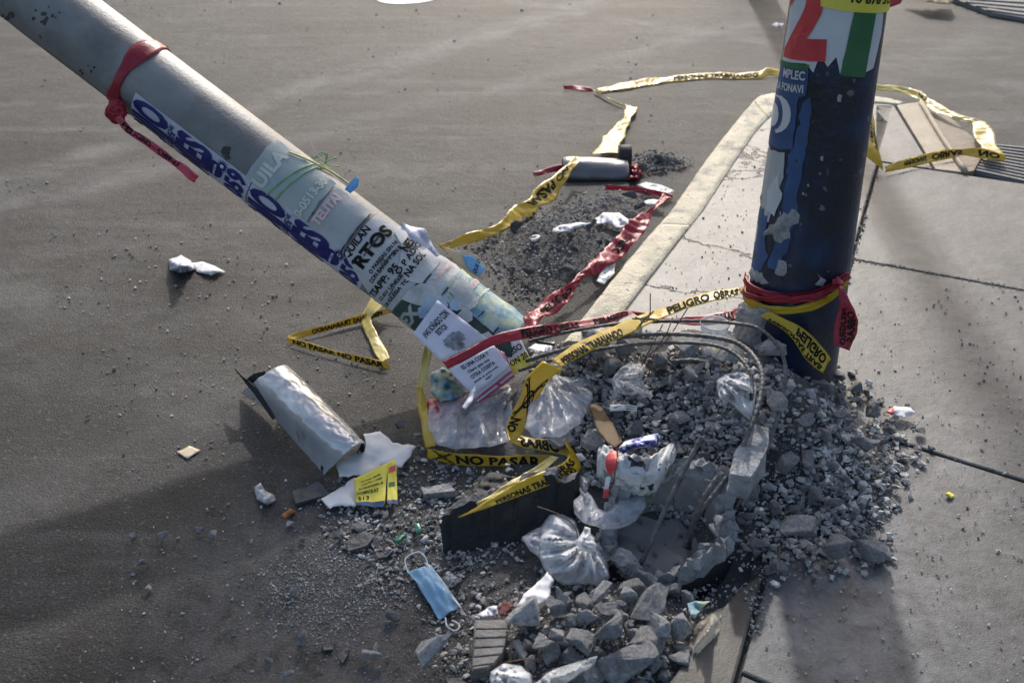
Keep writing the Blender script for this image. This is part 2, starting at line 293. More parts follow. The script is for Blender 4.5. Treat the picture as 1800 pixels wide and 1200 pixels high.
# ------------------------------------------------------------------ object helpers
def setp(o, label=None, cat=None, group=None, kind=None):
    if label: o['label'] = label
    if cat: o['category'] = cat
    if group: o['group'] = group
    if kind: o['kind'] = kind
    return o
def thing(name, loc, label=None, cat=None, group=None, kind=None):
    o = bpy.data.objects.new(name, None); col.objects.link(o); o.location = loc; o.empty_display_size = .05
    return setp(o, label, cat, group, kind)
def world_loc(o):
    v = Vector(o.location)
    while o.parent: o = o.parent; v = v + Vector(o.location)
    return v
def mk(name, V, F, m, parent=None, smooth=True, solid=0.0, mats=None, fm=None):
    """one mesh object from world-space vertices; its origin goes to the centre of its base"""
    V = [Vector(v) for v in V]
    o0 = Vector((sum(v.x for v in V)/len(V), sum(v.y for v in V)/len(V), min(v.z for v in V)))
    me = bpy.data.meshes.new(name); me.from_pydata([tuple(v-o0) for v in V], [], F); me.update()
    for mm in (mats or [m]): me.materials.append(MATS[mm] if isinstance(mm, str) else mm)
    if fm: me.polygons.foreach_set('material_index', fm)
    me.polygons.foreach_set('use_smooth', [smooth]*len(me.polygons))
    ob = bpy.data.objects.new(name, me); col.objects.link(ob)
    if parent: ob.parent = parent; ob.location = o0 - world_loc(parent)
    else: ob.location = o0
    if solid:
        sm = ob.modifiers.new('thickness', 'SOLIDIFY'); sm.thickness = solid; sm.offset = 0
    return ob
def poly_tri(outline, step, jitter=.25):
    """fill a 2D outline with a triangle mesh that has inner points"""
    B = []
    n = len(outline)
    for i in range(n):
        a = Vector(outline[i]); b = Vector(outline[(i+1) % n]); k = max(1, int((b-a).length/step))
        for j in range(k): B.append(a + (b-a)*j/k)
    xs = [p.x for p in B]; ys = [p.y for p in B]; pts = list(B); E = [(i, (i+1) % len(B)) for i in range(len(B))]
    nx = int((max(xs)-min(xs))/step)+1; ny = int((max(ys)-min(ys))/step)+1
    for i in range(nx):
        for j in range(ny):
            p = Vector((min(xs)+(i+.5)*step + random.uniform(-1, 1)*jitter*step, min(ys)+(j+.5)*step + random.uniform(-1, 1)*jitter*step))
            if edge_dist(p, B) > step*.5: pts.append(p)
    v, e, f, *_ = delaunay_2d_cdt(pts, E, [], 1, 1e-9)
    return v, [list(x) for x in f], B
def edge_dist(p, B):
    best = 1e9; inside = False; n = len(B)
    for i in range(n):
        a = B[i]; b = B[(i+1) % n]; d = b-a; l2 = d.length_squared
        t = 0 if l2 == 0 else max(0, min(1, (p-a).dot(d)/l2)); dd = (p-a-d*t).length
        if dd < best: best = dd
        if (a.y > p.y) != (b.y > p.y) and p.x < (b.x-a.x)*(p.y-a.y)/(b.y-a.y)+a.x: inside = not inside
    return best if inside else -best
def ragged(outline, amp, step):
    """break straight outline edges into torn ones"""
    out = []; n = len(outline)
    for i in range(n):
        a = Vector(outline[i]); b = Vector(outline[(i+1) % n]); k = max(1, int((b-a).length/step))
        for j in range(k):
            p = a+(b-a)*j/k
            if j: p += Vector((random.gauss(0, amp), random.gauss(0, amp)))
            out.append(p)
    return out
def crease(x, y, seed, scale):
    w = noise.noise_vector(Vector((x, y, seed*.37))*scale*.45); s = 0; tot = 0
    for i in range(5):
        an = seed*1.9+i*2.17; f = scale*(.45+.55*i); k = 1/(1+.8*i)
        t = (x*math.cos(an)+y*math.sin(an))*f+w[i % 3]*1.6+seed*.31*i; s += k*abs((t % 1)-.5)*2; tot += k
    return s/tot-.5
SHEET_N = [0]
def sheet(name, outline, z, m, parent=None, step=6, bulge=0, crumple=.004, cscale=25, lift=None, solid=.0008, torn=0, on_ground=True, power=.6, seed=0, closed=False, focus=None):
    """a sheet or bag: outline in photo pixels, stands at height z over the ground under it; bulge domes it, crumple folds it"""
    SHEET_N[0] += 1; step = max(3.2, step*.62)
    outline = ragged(outline, torn or .9, 8 if torn else 11)
    v, f, B = poly_tri(outline, step)
    dm = max(1.0, max(edge_dist(Vector(p), B) for p in v))
    cx = sum(p[0] for p in outline)/len(outline); cy = sum(p[1] for p in outline)/len(outline)
    gz = G(cx, cy).z if on_ground else 0
    V = []; ED = []
    for p in v:
        q = P(p[0], p[1], gz+z); e = max(0, edge_dist(Vector(p), B))/dm; ED.append(e)
        zz = gz + z
        if lift: zz += lift(p[0], p[1])
        cr = 2.2*crease(q.x, q.y, SHEET_N[0]+seed, cscale*.62)
        if m.startswith('film'):
            fx, fy = focus or outline[0]; rr_ = math.hypot(p[0]-fx, p[1]-fy)
            ang = math.atan2(p[1]-fy, p[0]-fx)+.30*noise.noise(Vector((p[0]*.012, p[1]*.012, SHEET_N[0])))
            t_ = (ang*2.1+.8*noise.noise(Vector((p[0]*.010, p[1]*.010, 3+SHEET_N[0])))) % 1; t2_ = (ang*4.9+rr_*.006+.8*noise.noise(Vector((p[0]*.015, p[1]*.015, 8)))+SHEET_N[0]*.4) % 1
            cr = .22*cr + min(1, rr_/35)*((1-abs(2*t_-1))**2.2 + .5*(1-abs(2*t2_-1))**3 - .4)
        zz += bulge*e**power*(1+.5*cr) + crumple*cr*(0.45+.55*min(1, e*2.5))
        V.append(P(p[0], p[1], zz))
    if closed:
        n = len(V); F = list(f)
        for i, p in enumerate(v): V.append(P(p[0], p[1], gz+z-.002-.004*ED[i]))
        F += [[i+n for i in reversed(x)] for x in f]; f = F
    return mk(name, V, f, m, parent, True, 0 if closed else solid)
def prism(name, top, bottom_z, m, parent=None, bevel=.006, smooth=False):
    """closed block from a world outline (top points) down to bottom_z"""
    bm = bmesh.new(); T = [bm.verts.new(p) for p in top]; f = bm.faces.new(T)
    if f.normal.z < 0: f.normal_flip()
    bm.normal_update()
    r = bmesh.ops.extrude_face_region(bm, geom=[f]); vs_ = [x for x in r['geom'] if isinstance(x, bmesh.types.BMVert)]
    for x in vs_: x.co.z = bottom_z
    for x in list(bm.faces): pass
    bmesh.ops.recalc_face_normals(bm, faces=bm.faces)
    if bevel:
        tops = [e for e in bm.edges if all(abs(x.co.z-bottom_z) > 1e-5 for x in e.verts) and len(e.link_faces) == 2]
        tops = [e for e in tops if not (e.link_faces[0].normal.dot(e.link_faces[1].normal) > .9)]
        bmesh.ops.bevel(bm, geom=tops, offset=bevel, segments=2, affect='EDGES', profile=.5)
    bmesh.ops.triangulate(bm, faces=[x for x in bm.faces if len(x.verts) > 4])
    bm.verts.index_update()
    V = [x.co.copy() for x in bm.verts]; F = [[q.index for q in x.verts] for x in bm.faces]; bm.free()
    return mk(name, V, F, m, parent, smooth)
def tube(name, pts, r, m, parent=None, seg=8, sub=10, ribs=0.0, taper=None, close=True):
    C = catmull(pts, sub); n = len(C); V = []; F = []; up = None; acc = 0
    for i in range(n):
        t = (C[min(n-1, i+1)]-C[max(0, i-1)]).normalized()
        if up is None: up = t.orthogonal().normalized()
        up = (up - t*up.dot(t)).normalized(); w = t.cross(up)
        rr = r*(1 if taper is None else 1+(taper-1)*i/(n-1))
        if ribs and (i//2) % 2: rr *= 1+ribs
        for k in range(seg):
            an = 2*math.pi*k/seg; V.append(C[i]+up*(math.cos(an)*rr)+w*(math.sin(an)*rr))
    for i in range(n-1):
        for k in range(seg):
            F.append([i*seg+k, i*seg+(k+1) % seg, (i+1)*seg+(k+1) % seg, (i+1)*seg+k])
    if close: F.append([k for k in range(seg)][::-1]); F.append([(n-1)*seg+k for k in range(seg)])
    return mk(name, V, F, m, parent, True)
def catmull(pts, sub):
    pts = [Vector(p) for p in pts]
    if len(pts) < 3: return [pts[0].lerp(pts[-1], i/sub) for i in range(sub+1)]
    out = []; n = len(pts)
    for i in range(n-1):
        p0 = pts[max(0, i-1)]; p1 = pts[i]; p2 = pts[i+1]; p3 = pts[min(n-1, i+2)]
        for j in range(sub):
            t = j/sub
            out.append(.5*((2*p1)+(p2-p0)*t+(2*p0-5*p1+4*p2-p3)*t*t+(3*p1-p0-3*p2+p3)*t**3))
    out.append(pts[-1]); return out
def px3(a): return P(a[0], a[1], a[2])

# ---- lettering: flat glyph meshes that get mapped onto a curved or folded surface
_txt = {}
def glyphs(s, bold=0.0, maxlen=.16):
    key = (s, bold)
    if key in _txt: return _txt[key]
    cu = bpy.data.curves.new('lettering', 'FONT'); cu.body = s; cu.size = 1; cu.offset = bold; cu.resolution_u = 3; cu.fill_mode = 'FRONT'
    ob = bpy.data.objects.new('lettering', cu); col.objects.link(ob)
    dg = bpy.context.evaluated_depsgraph_get(); me = bpy.data.meshes.new_from_object(ob.evaluated_get(dg))
    bm = bmesh.new(); bm.from_mesh(me); bmesh.ops.remove_doubles(bm, verts=bm.verts, dist=1e-4)
    bmesh.ops.triangulate(bm, faces=bm.faces)
    for _ in range(3):
        E = [e for e in bm.edges if e.calc_length() > maxlen]
        if not E: break
        bmesh.ops.subdivide_edges(bm, edges=E, cuts=1); bmesh.ops.triangulate(bm, faces=bm.faces)
    bm.verts.index_update()
    V = [(v.co.x, v.co.y) for v in bm.verts]; F = [[v.index for v in f.verts] for f in bm.faces]; bm.free()
    bpy.data.objects.remove(ob); bpy.data.curves.remove(cu); bpy.data.meshes.remove(me)
    x0 = min(v[0] for v in V); x1 = max(v[0] for v in V); y1 = max(.72, 0)
    V = [((x-x0)/(x1-x0), y/.72) for x, y in V]
    _txt[key] = (V, F, (x1-x0)/.72); return _txt[key]
class Inked:
    """collects glyphs of one colour on one surface and makes them one printed part"""
    def __init__(s): s.V = []; s.F = []
    def add(s, V, F):
        n = len(s.V); s.V += V; s.F += [[i+n for i in f] for f in F]
    def build(s, name, m, parent):
        o = mk(name, s.V, s.F, m, parent, False) if s.V else None
        if o: o['kind'] = 'stuff'
        return o

# ---- tape: a film strip between two edge polylines (photo pixel + height)
class Tape:
    def __init__(s, st, crumple=.004, sub=10, seed=0, curl=.0):
        A = catmull([px3(x[0:3]) for x in st], sub); B = catmull([px3(x[3:6]) for x in st], sub)
        s.A, s.B = A, B; s.n = len(A); s.seed = seed; s.cr = crumple; s.curl = curl
        s.L = [0]
        for i in range(1, s.n): s.L.append(s.L[-1]+((A[i]+B[i])/2-(A[i-1]+B[i-1])/2).length)
    def length(s): return s.L[-1]
    def nrm(s, i):
        i0 = max(0, i-1); i1 = min(s.n-1, i+1)
        t = (s.A[i1]+s.B[i1])-(s.A[i0]+s.B[i0]); w = s.B[i]-s.A[i]; n = t.cross(w)
        return n.normalized() if n.length > 1e-9 else Vector((0, 0, 1))
    def at(s, d, t, off=0):
        d = max(0, min(s.L[-1], d)); i = int(np.searchsorted(s.L, d))-1; i = max(0, min(s.n-2, i))
        k = (d-s.L[i])/max(1e-9, s.L[i+1]-s.L[i])
        t_w = .5+(t-.5)*(1-.5*max(0, noise.noise(Vector((d*9, s.seed*5.1, 2)))+.25)*(s.n > 2)); p = s.A[i].lerp(s.A[i+1], k).lerp(s.B[i].lerp(s.B[i+1], k), t_w)
        n = s.nrm(i).lerp(s.nrm(i+1), k); n = n.normalized() if n.length > 1e-6 else Vector((0, 0, 1))
        q = Vector((d*22, t*2.2, s.seed*3.1))
        h = s.cr*(noise.noise(q*.55)*1.5 + 1.6*crease(d, t*.07, s.seed+2, 16)) + s.curl*(4*t*(1-t))
        return p + n*(h+off)
    def build(s, name, m, parent=None, nt=8):
        N_ = max(20, int(s.length()/.006)); V = []; F = []
        for i in range(N_+1):
            for j in range(nt+1): V.append(s.at(s.length()*i/N_, j/nt))
        for i in range(N_):
            for j in range(nt): a = i*(nt+1)+j; F.append([a, a+1, a+nt+2, a+nt+1])
        return mk(name, V, F, m, parent, True, .0005)
    def print(s, texts, m, parent, name='print'):
        """texts: (string, start metres, t of baseline, t height (sign = direction), length metres (negative = reversed))"""
        ink = Inked()
        for tx, d0, t0, th, ln in texts:
            V, F, asp = glyphs(tx, .045)
            for off in (.0012, -.0012):
                ink.add([s.at(d0+x*ln, min(1, max(0, t0+y*th)), off) for x, y in V], F)
        return ink.build(name, m, parent)
BONE = [(-.5, -.5, .5, .5), (-.5, .5, .5, -.5)]
def tape_skull(T, d0, ln, m, parent):
    """crossed bones and skull drawn in thin strokes across the tape"""
    ink = Inked(); w = .030
    def stroke(x0, y0, x1, y1, wd):
        k = 8; V = []; F = []
        dx, dy = x1-x0, y1-y0; l = math.hypot(dx, dy); nx, ny = -dy/l*wd, dx/l*wd
        for off in (.0012, -.0012):
            b = len(V)
            for i in range(k+1):
                x, y = x0+dx*i/k, y0+dy*i/k
                V.append(T.at(d0+(x+nx)*ln, .5+(y+ny)*.9, off)); V.append(T.at(d0+(x-nx)*ln, .5+(y-ny)*.9, off))
            F += [[b+2*i, b+2*i+1, b+2*i+3, b+2*i+2] for i in range(k)]
        ink.add(V, F)
    for x0, y0, x1, y1 in BONE:
        for o in (-.055, .055): stroke(x0*.9+o, y0*.8, x1*.9+o, y1*.8, w)
        for e in (0, 1):
            cx, cy = (x0, y0) if e == 0 else (x1, y1)
            for s_ in (-1, 1): stroke(cx*.9-.12*s_, cy*.8, cx*.9-.03*s_, cy*.8+.09*(1 if cy > 0 else -1), w)
    P8 = [(.22*math.cos(a*math.pi/5), .24*math.sin(a*math.pi/5)) for a in range(11)]
    for a, b_ in zip(P8, P8[1:]): stroke(*a, *b_, w)
    return ink.build('print', m, parent)

# ---- round pole with photo-to-surface lookup
class Pole:
    def __init__(s, a, b, ra, rb, facing):
        s.a = Vector(a); s.b = Vector(b); s.ax = (s.b-s.a).normalized(); s.len = (s.b-s.a).length; s.ra, s.rb = ra, rb
        e = Vector(facing); e = (e - s.ax*e.dot(s.ax)).normalized(); s.e1 = e; s.e2 = s.ax.cross(e)
    def r(s, d): return s.ra+(s.rb-s.ra)*d/s.len
    def at(s, d, w, off=0):
        r = s.r(d); an = w/s.ra; return s.a+s.ax*d+(s.e1*math.cos(an)+s.e2*math.sin(an))*(r+off)
    def hit(s, px, py):
        D = rayd(px, py).normalized(); r = .5*(s.ra+s.rb); d = 0
        for _ in range(4):
            o = CAM-s.a; dp = D-s.ax*D.dot(s.ax); op = o-s.ax*o.dot(s.ax)
            A = dp.dot(dp); B = 2*dp.dot(op); C = op.dot(op)-r*r; disc = B*B-4*A*C
            t = (-B-math.sqrt(max(0, disc)))/(2*A); p = CAM+D*t; d = (p-s.a).dot(s.ax); r = s.r(d)
        q = p-s.a-s.ax*d
        return Vector((d, math.atan2(q.dot(s.e2), q.dot(s.e1))*s.ra))
    def patch(s, name, outline, m, parent, off=.0015, step=.012, torn=0, wav=.0, uv=False, solid=0.0, seed=0):
        o = outline if uv else [s.hit(*p) for p in outline]
        if torn: o = ragged(o, torn, .015)
        v, f, B = poly_tri(o, step)
        V = []
        for p in v:
            e = abs(edge_dist(Vector(p), B)); k = Vector((p[0]*30, p[1]*30, seed)); V.append(s.at(p[0], p[1], off+wav*(.5+noise.noise(k))+(wav > .001)*.005*max(0, 1-e/.014)*max(0, noise.noise(k*.8+Vector((3, 3, 3)))*1.6)))
        return mk(name, V, f, m, parent, True, solid)
    def text(s, ink, tx, p0, p1, height=None, bold=.02, off=.003):
        """baseline from photo point p0 to p1; letter height in metres"""
        a = s.hit(*p0); b = s.hit(*p1); d = b-a; l = d.length; u = d/l; n = Vector((-u.y, u.x))
        V, F, asp = glyphs(tx, bold)
        h = height or l/asp
        # letters' up: choose the side that lies left of the baseline in the photo
        q0 = Vector(project(s.at(a.x, a.y))); q1 = Vector(project(s.at(b.x, b.y))); qn = Vector(project(s.at(a.x+n.x*.01, a.y+n.y*.01)))
        e = q1-q0; k = qn-q0
        if e.x*k.y-e.y*k.x > 0: n = -n
        ink.add([s.at(*(a+u*(x*l)+n*(y*h)), off) for x, y in V], F)
def DP(px, py, depth): return CAM + rayd(px, py)*depth

# ================================================================== SETTING
mk('road', [(-60, -40, 0), (60, -40, 0), (60, 80, 0), (-60, 80, 0)], [[0, 1, 2, 3]], 'asphalt')['kind'] = 'structure'
# pale painted patch far up the road
c0 = P(712, -2, 0); V = [(c0.x, c0.y, .004)]; F = []
for i in range(28):
    a = i*2*math.pi/28; k = 1+.05*math.sin(3*a+1); V.append((c0.x+.205*math.cos(a)*k, c0.y+.16*math.sin(a)*k, .004)); F.append([0, 1+i, 1+(i+1) % 28])
setp(mk('painted_road_marking', V, F, 'road_paint'), kind='structure')

def line_hit(l1, l2):
    (a, b), (c, d) = l1, l2
    r = b-a; s = d-c; k = r.x*s.y-r.y*s.x; t = ((c-a).x*s.y-(c-a).y*s.x)/k
    return a+r*t
def wl(p, q): return (P(*p, WALK).to_2d(), P(*q, WALK).to_2d())
J1 = wl((1540, 300), (1340, 1030)); RB = (Vector((6, -3)), Vector((6, 9)))
CROSS = [wl((1513, 279), (1800, 322)), wl((1500, 455), (1800, 510)), wl((1560, 770), (1800, 845)), wl((1310, 1185), (1360, 1207)), (Vector((0, -1.0)), Vector((5, -1.0)))]
pav = thing('pavement', (2.0, 2.5, 0), kind='structure')
def rough_top(top, n=5):
    return top
for i in range(4):
    q = [line_hit(CROSS[i], J1), line_hit(CROSS[i], RB), line_hit(CROSS[i+1], RB), line_hit(CROSS[i+1], J1)]
    cx = sum(q, Vector((0, 0)))/4; g = .0045
    jd = (J1[0]-J1[1]).normalized(); jn = Vector((jd.y, -jd.x))
    q[0] += jn*.005; q[3] += jn*.006
    ys = [(-1, g), (-1, g), (1, g), (1, g)]
    q = [Vector((p.x, p.y + s*gg)) for p, (s, gg) in zip(q, ys)]
    prism('slab', [Vector((p.x, p.y, WALK + random.uniform(-.0015, .0015))) for p in q], .012, 'slab', pav, .005)
# joint filling under the slabs
q = [line_hit(CROSS[0], J1), line_hit(CROSS[0], RB), line_hit(CROSS[4], RB), line_hit(CROSS[4], J1)]
mk('joint_filling', [(p.x-.03*(k in (0, 3)), p.y, WALK-.016) for k, p in enumerate(q)], [[0, 1, 2, 3]], 'joint_fill', pav)

KF = [(985, 600), (1018, 557), (1100, 455), (1153, 392), (1180, 360), (1240, 275), (1290, 212), (1322, 176), (1345, 163), (1400, 159), (1480, 160), (1540, 166), (1592, 177)]
KI = [(1060, 600), (1088, 560), (1168, 455), (1214, 396), (1236, 368), (1283, 296), (1326, 234), (1350, 208), (1368, 197), (1420, 188), (1480, 181), (1540, 181), (1577, 184)]
strip_top = [P(x, y, WALK) for x, y in KI]
jl = lambda t: (J1[1]+(J1[0]-J1[1])*t)
jn = Vector(((J1[0]-J1[1]).y, -(J1[0]-J1[1]).x)).normalized()
j_hi = line_hit(CROSS[0], J1); j_lo = P(1440, 665, WALK).to_2d()
j_lo = line_hit(J1, (Vector((-5, j_lo.y)), Vector((5, j_lo.y))))
rag = ragged([(1440, 640), (1300, 655), (1200, 640), (1120, 610), (1060, 600)], 7, 16)
# cracked strip between kerb and joint line; a lower remnant by the foreground rubble
tp = strip_top + [P(1513+(1573-1513)*.98, 184+0, WALK)] + [Vector((j_hi.x-.004, j_hi.y, WALK)), Vector((j_lo.x-.004, j_lo.y, WALK))]
tp += [P(x, y, WALK) for x, y in ((1380, 655), (1330, 640), (1270, 655), (1210, 635), (1150, 640), (1100, 612))]
prism('cracked_strip', tp, .01, 'strip', pav, .006)
a1 = jl(0.02); b1 = jl(-.6)
tp = [Vector((a1.x-.004, a1.y, WALK)), Vector((b1.x-.004, b1.y, WALK))] + [P(x, y, WALK) for x, y in ((1020, 1400), (1120, 1290), (1150, 1230), (1190, 1180), (1215, 1120), (1262, 1075), (1300, 1035))]
prism('cracked_strip', tp, .01, 'strip_dirty', pav, .006)
# painted kerb stones
kerb = thing('kerb', P(1180, 360, 0), kind='structure')
def kerb_piece(i0, i1, f0=0.0, f1=0.0):
    A = catmull([P(x, y, WALK+.004) for x, y in KF], 18)[i0*18:i1*18+1]; B = catmull([P(x, y, WALK+.004) for x, y in KI], 18)[i0*18:i1*18+1]
    V = []; F = []; n = len(A)
    for i in range(n):
        a, b_ = A[i], B[i]; w = (b_-a); w.z = 0; w.normalize(); k = noise.noise(a*9)*.008 + noise.noise(a*34)*.007 + noise.noise(a*90)*.004
        prof = [(-.004, 0-.005), (0+k, .02), (.001+k, WALK-.018), (.008, WALK-.004), (.022, WALK+.003)]
        for x, z in prof: V.append(Vector((a.x, a.y, 0))+w*x+Vector((0, 0, z+(k*.5 if z > .03 else 0))))
        l = (b_-a).length
        for t in (.4, .75, .97): V.append(Vector((a.x, a.y, 0))+w*(l*t)+Vector((0, 0, WALK+.004+.002*noise.noise(a*14+Vector((t*5, 0, 0))))))
        V.append(Vector((b_.x, b_.y, .0)))
    m_ = 9
    for i in range(n-1):
        for j in range(m_-1): F.append([i*m_+j, i*m_+j+1, (i+1)*m_+j+1, (i+1)*m_+j])
    F.append(list(range(m_))[::-1]); F.append([(n-1)*m_+j for j in range(m_)])
    return mk('kerb_stone', V, F, 'kerb_yellow', kerb, True)
def shift_join():
    kerb_piece(0, 3); 
    o = kerb_piece(3, 7); o.location += Vector((.004, .004, -.002))
    o = kerb_piece(7, 12); o.location += Vector((.004, .002, .0))
shift_join()
# far corner: small slab, tan painted strip, tan plate, steel edging and ribbed ramp
prism('corner_slab', [P(x, y, WALK) for x, y in ((1540, 185), (1572, 186), (1640, 297), (1520, 279))], .01, 'slab', pav, .004)
prism('painted_strip', [P(x, y, WALK+.002) for x, y in ((1576, 184), (1618, 179), (1697, 303), (1645, 297))], .01, 'paint_tan', pav, .003)
tube('steel_edging', [P(1619, 180, WALK+.008), P(1655, 240, WALK+.008), P(1697, 302, WALK+.008)], .012, 'paint_tan', pav, 6, 4)
prism('tan_plate', [P(x, y, WALK-.01) for x, y in ((1624, 180), (1652, 190), (1735, 262), (1712, 300), (1700, 302))], .01, 'plate_tan', pav, .003)
ra = [P(1722, 252, .05), P(1830, 262, .05), P(1900, 345, .05), P(1700, 300, .05)]
prism('ramp_base', ra, .006, 'ramp', pav, .003)
for i in range(11):
    t = (i+.5)/11; a_ = ra[0].lerp(ra[3], t); b_ = ra[1].lerp(ra[2], t); d_ = (b_-a_).normalized(); n_ = Vector((-d_.y, d_.x, 0))*.009
    prism('ramp_rib', [a_-n_+Vector((0, 0, .008)), b_-n_+Vector((0, 0, .008)), b_+n_+Vector((0, 0, .008)), a_+n_+Vector((0, 0, .008))], .051, 'ramp', pav, .002)
# far ramp in the top right corner of the view with a leaf-brown scrap by it
fr = thing('far_ramp', P(1770, 10, 0), kind='structure')
fa = [P(1600, -30, .03), P(1960, -30, .03), P(1990, 62, .03), P(1745, 22, .03)]
prism('ramp_base', fa, .004, 'ramp', fr, .004)
for i in range(8):
    t = (i+.5)/8; a_ = fa[0].lerp(fa[3], t); b_ = fa[1].lerp(fa[2], t); d_ = (b_-a_).normalized(); n_ = Vector((-d_.y, d_.x, 0))*.02
    prism('ramp_rib', [a_-n_+Vector((0, 0, .01)), b_-n_+Vector((0, 0, .01)), b_+n_+Vector((0, 0, .01)), a_+n_+Vector((0, 0, .01))], .031, 'ramp', fr, .003)

# rubble bed: earth and crushed concrete under the stones
GX0, GX1, GY0, GY1, GS = -.75, 1.75, .75, 5.2, .016
nx = int((GX1-GX0)/GS); ny = int((GY1-GY0)/GS); V = []; F = []
for j in range(ny+1):
    for i in range(nx+1):
        x = GX0+i*GS; y = GY0+j*GS; h = heap(x, y); bz = base_z(x, y); t = min(1, max(0, (h-.010)/.02))
        q = Vector((x*9, y*9, 0)); nz = noise.noise(q)*.010+noise.noise(q*3)*.006
        V.append((x, y, (bz*.6+h+nz-.006)*t + (bz-.05)*(1-t)))
for j in range(ny):
    for i in range(nx):
        ids = [j*(nx+1)+i, j*(nx+1)+i+1, (j+1)*(nx+1)+i+1, (j+1)*(nx+1)+i]
        if max(heap(V[k][0], V[k][1]) for k in (ids[0], ids[2])) > .008: F.append(ids)
used = sorted({k for f in F for k in f}); rm = {k: i for i, k in enumerate(used)}
setp(mk('rubble_bed', [V[k] for k in used], [[rm[k] for k in f] for f in F], 'dirt'), kind='structure')

# ================================================================== RUBBLE
def hull(seed, npts=14, cuts=0, amp=.0, flat=(1, .8, .62)):
    rnd = random.Random(seed); bm = bmesh.new()
    for _ in range(npts):
        v = Vector((rnd.gauss(0, 1), rnd.gauss(0, 1), rnd.gauss(0, 1))).normalized()*rnd.uniform(.82, 1.0)
        bm.verts.new((v.x*flat[0]*.5, v.y*flat[1]*.5, v.z*flat[2]*.5))
    r = bmesh.ops.convex_hull(bm, input=bm.verts)
    bmesh.ops.delete(bm, geom=[g for g in r['geom_interior'] if isinstance(g, bmesh.types.BMVert)], context='VERTS')
    if cuts:
        bmesh.ops.bevel(bm, geom=list(bm.edges), offset=.022, segments=1, affect='EDGES', clamp_overlap=True)
        bmesh.ops.triangulate(bm, faces=bm.faces)
        for _ in range(cuts):
            E = [e for e in bm.edges if e.calc_length() > .11]; bmesh.ops.subdivide_edges(bm, edges=E, cuts=1); bmesh.ops.triangulate(bm, faces=[f for f in bm.faces if len(f.verts) > 3])
        bm.normal_update()
        off = Vector((seed*3.7, seed*1.3, 0))
        for v in bm.verts:
            q = v.co*4+off; v.co += v.normal*(amp*(noise.noise(q)*1.0+noise.noise(q*2.7)*.7+.45*noise.noise(q*7)))
    for v in bm.verts:
        if v.co.length > .54: v.co *= .54/v.co.length
    bm.verts.index_update()
    V = np.array([v.co[:] for v in bm.verts]); F = [[v.index for v in f.verts] for f in bm.faces]; bm.free()
    return V, F
def mesh_of(name, V, F, m, smooth=False):
    me = bpy.data.meshes.new(name); me.from_pydata([tuple(v) for v in V], [], F); me.materials.append(MATS[m]); me.update()
    if smooth: me.polygons.foreach_set('use_smooth', [True]*len(F))
    return me
ROCKS = {}
for mm in ('rubble', 'rubble_pale', 'rubble_dark'):
    ROCKS[mm] = []
    for s in range(9):
        V, F = hull(s*13+len(mm), 8+s % 4, 2, .030, ((1, .8, .62), (1, .62, .42), (1, .95, .8), (1, .5, .5))[s % 4]); ROCKS[mm].append(mesh_of('concrete_chunk', V, F, mm))
def rock(px, py, w, h, label, group, m='rubble', name='concrete_chunk', lift=.9, var=None, rot=None, z=None):
    p = G(px, py); s = w/pscale(p); me = ROCKS[m][random.randrange(9) if var is None else var]
    o = bpy.data.objects.new(name, me); col.objects.link(o)
    hz = max(.55, min(1.25, (h/w)*1.35)); sz = s*hz
    p = G(px, py + h*.28); p.z = (p.z if z is None else z) + sz*.62*lift
    o.location = p; o.scale = (s*1.42, s*random.uniform(1.1, 1.45), sz*1.5)
    o.rotation_euler = rot or (random.uniform(-.35, .35), random.uniform(-.35, .35), random.uniform(0, 6.28))
    ROCKLOG.append((o, px, py, w, m, label, group)); return setp(o, label, 'rubble', group)
ROCKLOG = []
BIG = [  # px, py, width, height, material, label
 (771, 1153, 78, 54, 'rubble_pale', 'pale wedge shaped concrete block lying left of the ribbed tile'),
 (925, 1093, 70, 46, 'rubble_pale', 'pale cracked concrete block right of the ribbed tile'),
 (1105, 1178, 104, 68, 'rubble', 'largest grey concrete chunk at the bottom edge of the picture'),
 (1075, 1114, 78, 62, 'rubble', 'rounded rough concrete chunk in the middle of the foreground rubble'),
 (1137, 1067, 82, 44, 'rubble', 'wide concrete chunk at the top of the foreground rubble pile'),
 (1396, 960, 92, 66, 'rubble', 'big rounded concrete boulder on the pavement right of the broken stump'),
 (1465, 973, 54, 62, 'rubble', 'upright concrete chunk between two others on the pavement'),
 (1527, 975, 64, 30, 'rubble', 'long low concrete chunk, rightmost of three on the pavement'),
 (1408, 750, 44, 50, 'rubble', 'thin pointed concrete shard on the slope below the post'),
 (1523, 792, 66, 38, 'rubble', 'lower of two large chunks on the right slope of the heap'),
 (1525, 731, 60, 42, 'rubble', 'upper of two large chunks on the right slope of the heap'),
 (1215, 664, 56, 44, 'rubble', 'rounded chunk lying between the cup and the white bag'),
 (1208, 612, 60, 34, 'rubble_pale', 'smooth pale block just left of the plastic cup'),
 (1157, 640, 46, 44, 'rubble', 'angular chunk under the yellow tape near the crumpled clear wrapper'),
 (1010, 640, 56, 46, 'rubble_dark', 'dark rough chunk under the yellow tape beside the clear bag'),
 (1346, 625, 50, 50, 'rubble_pale', 'pale chunk leaning against the left foot of the blue post'),
 (287, 948, 30, 22, 'rubble', 'largest lone stone on the bare asphalt at lower left'),
 (537, 1127, 28, 25, 'rubble', 'rounded stone on the dusty asphalt left of the face mask'),
 (652, 1154, 38, 24, 'rubble_pale', 'flat pale stone on the asphalt below the face mask'),
 (1011, 441, 32, 28, 'rubble_dark', 'biggest dark stone in the pile along the kerb'),
]
for x, y, w, h, mm, lab in BIG: rock(x, y, w, h, lab, None, mm)
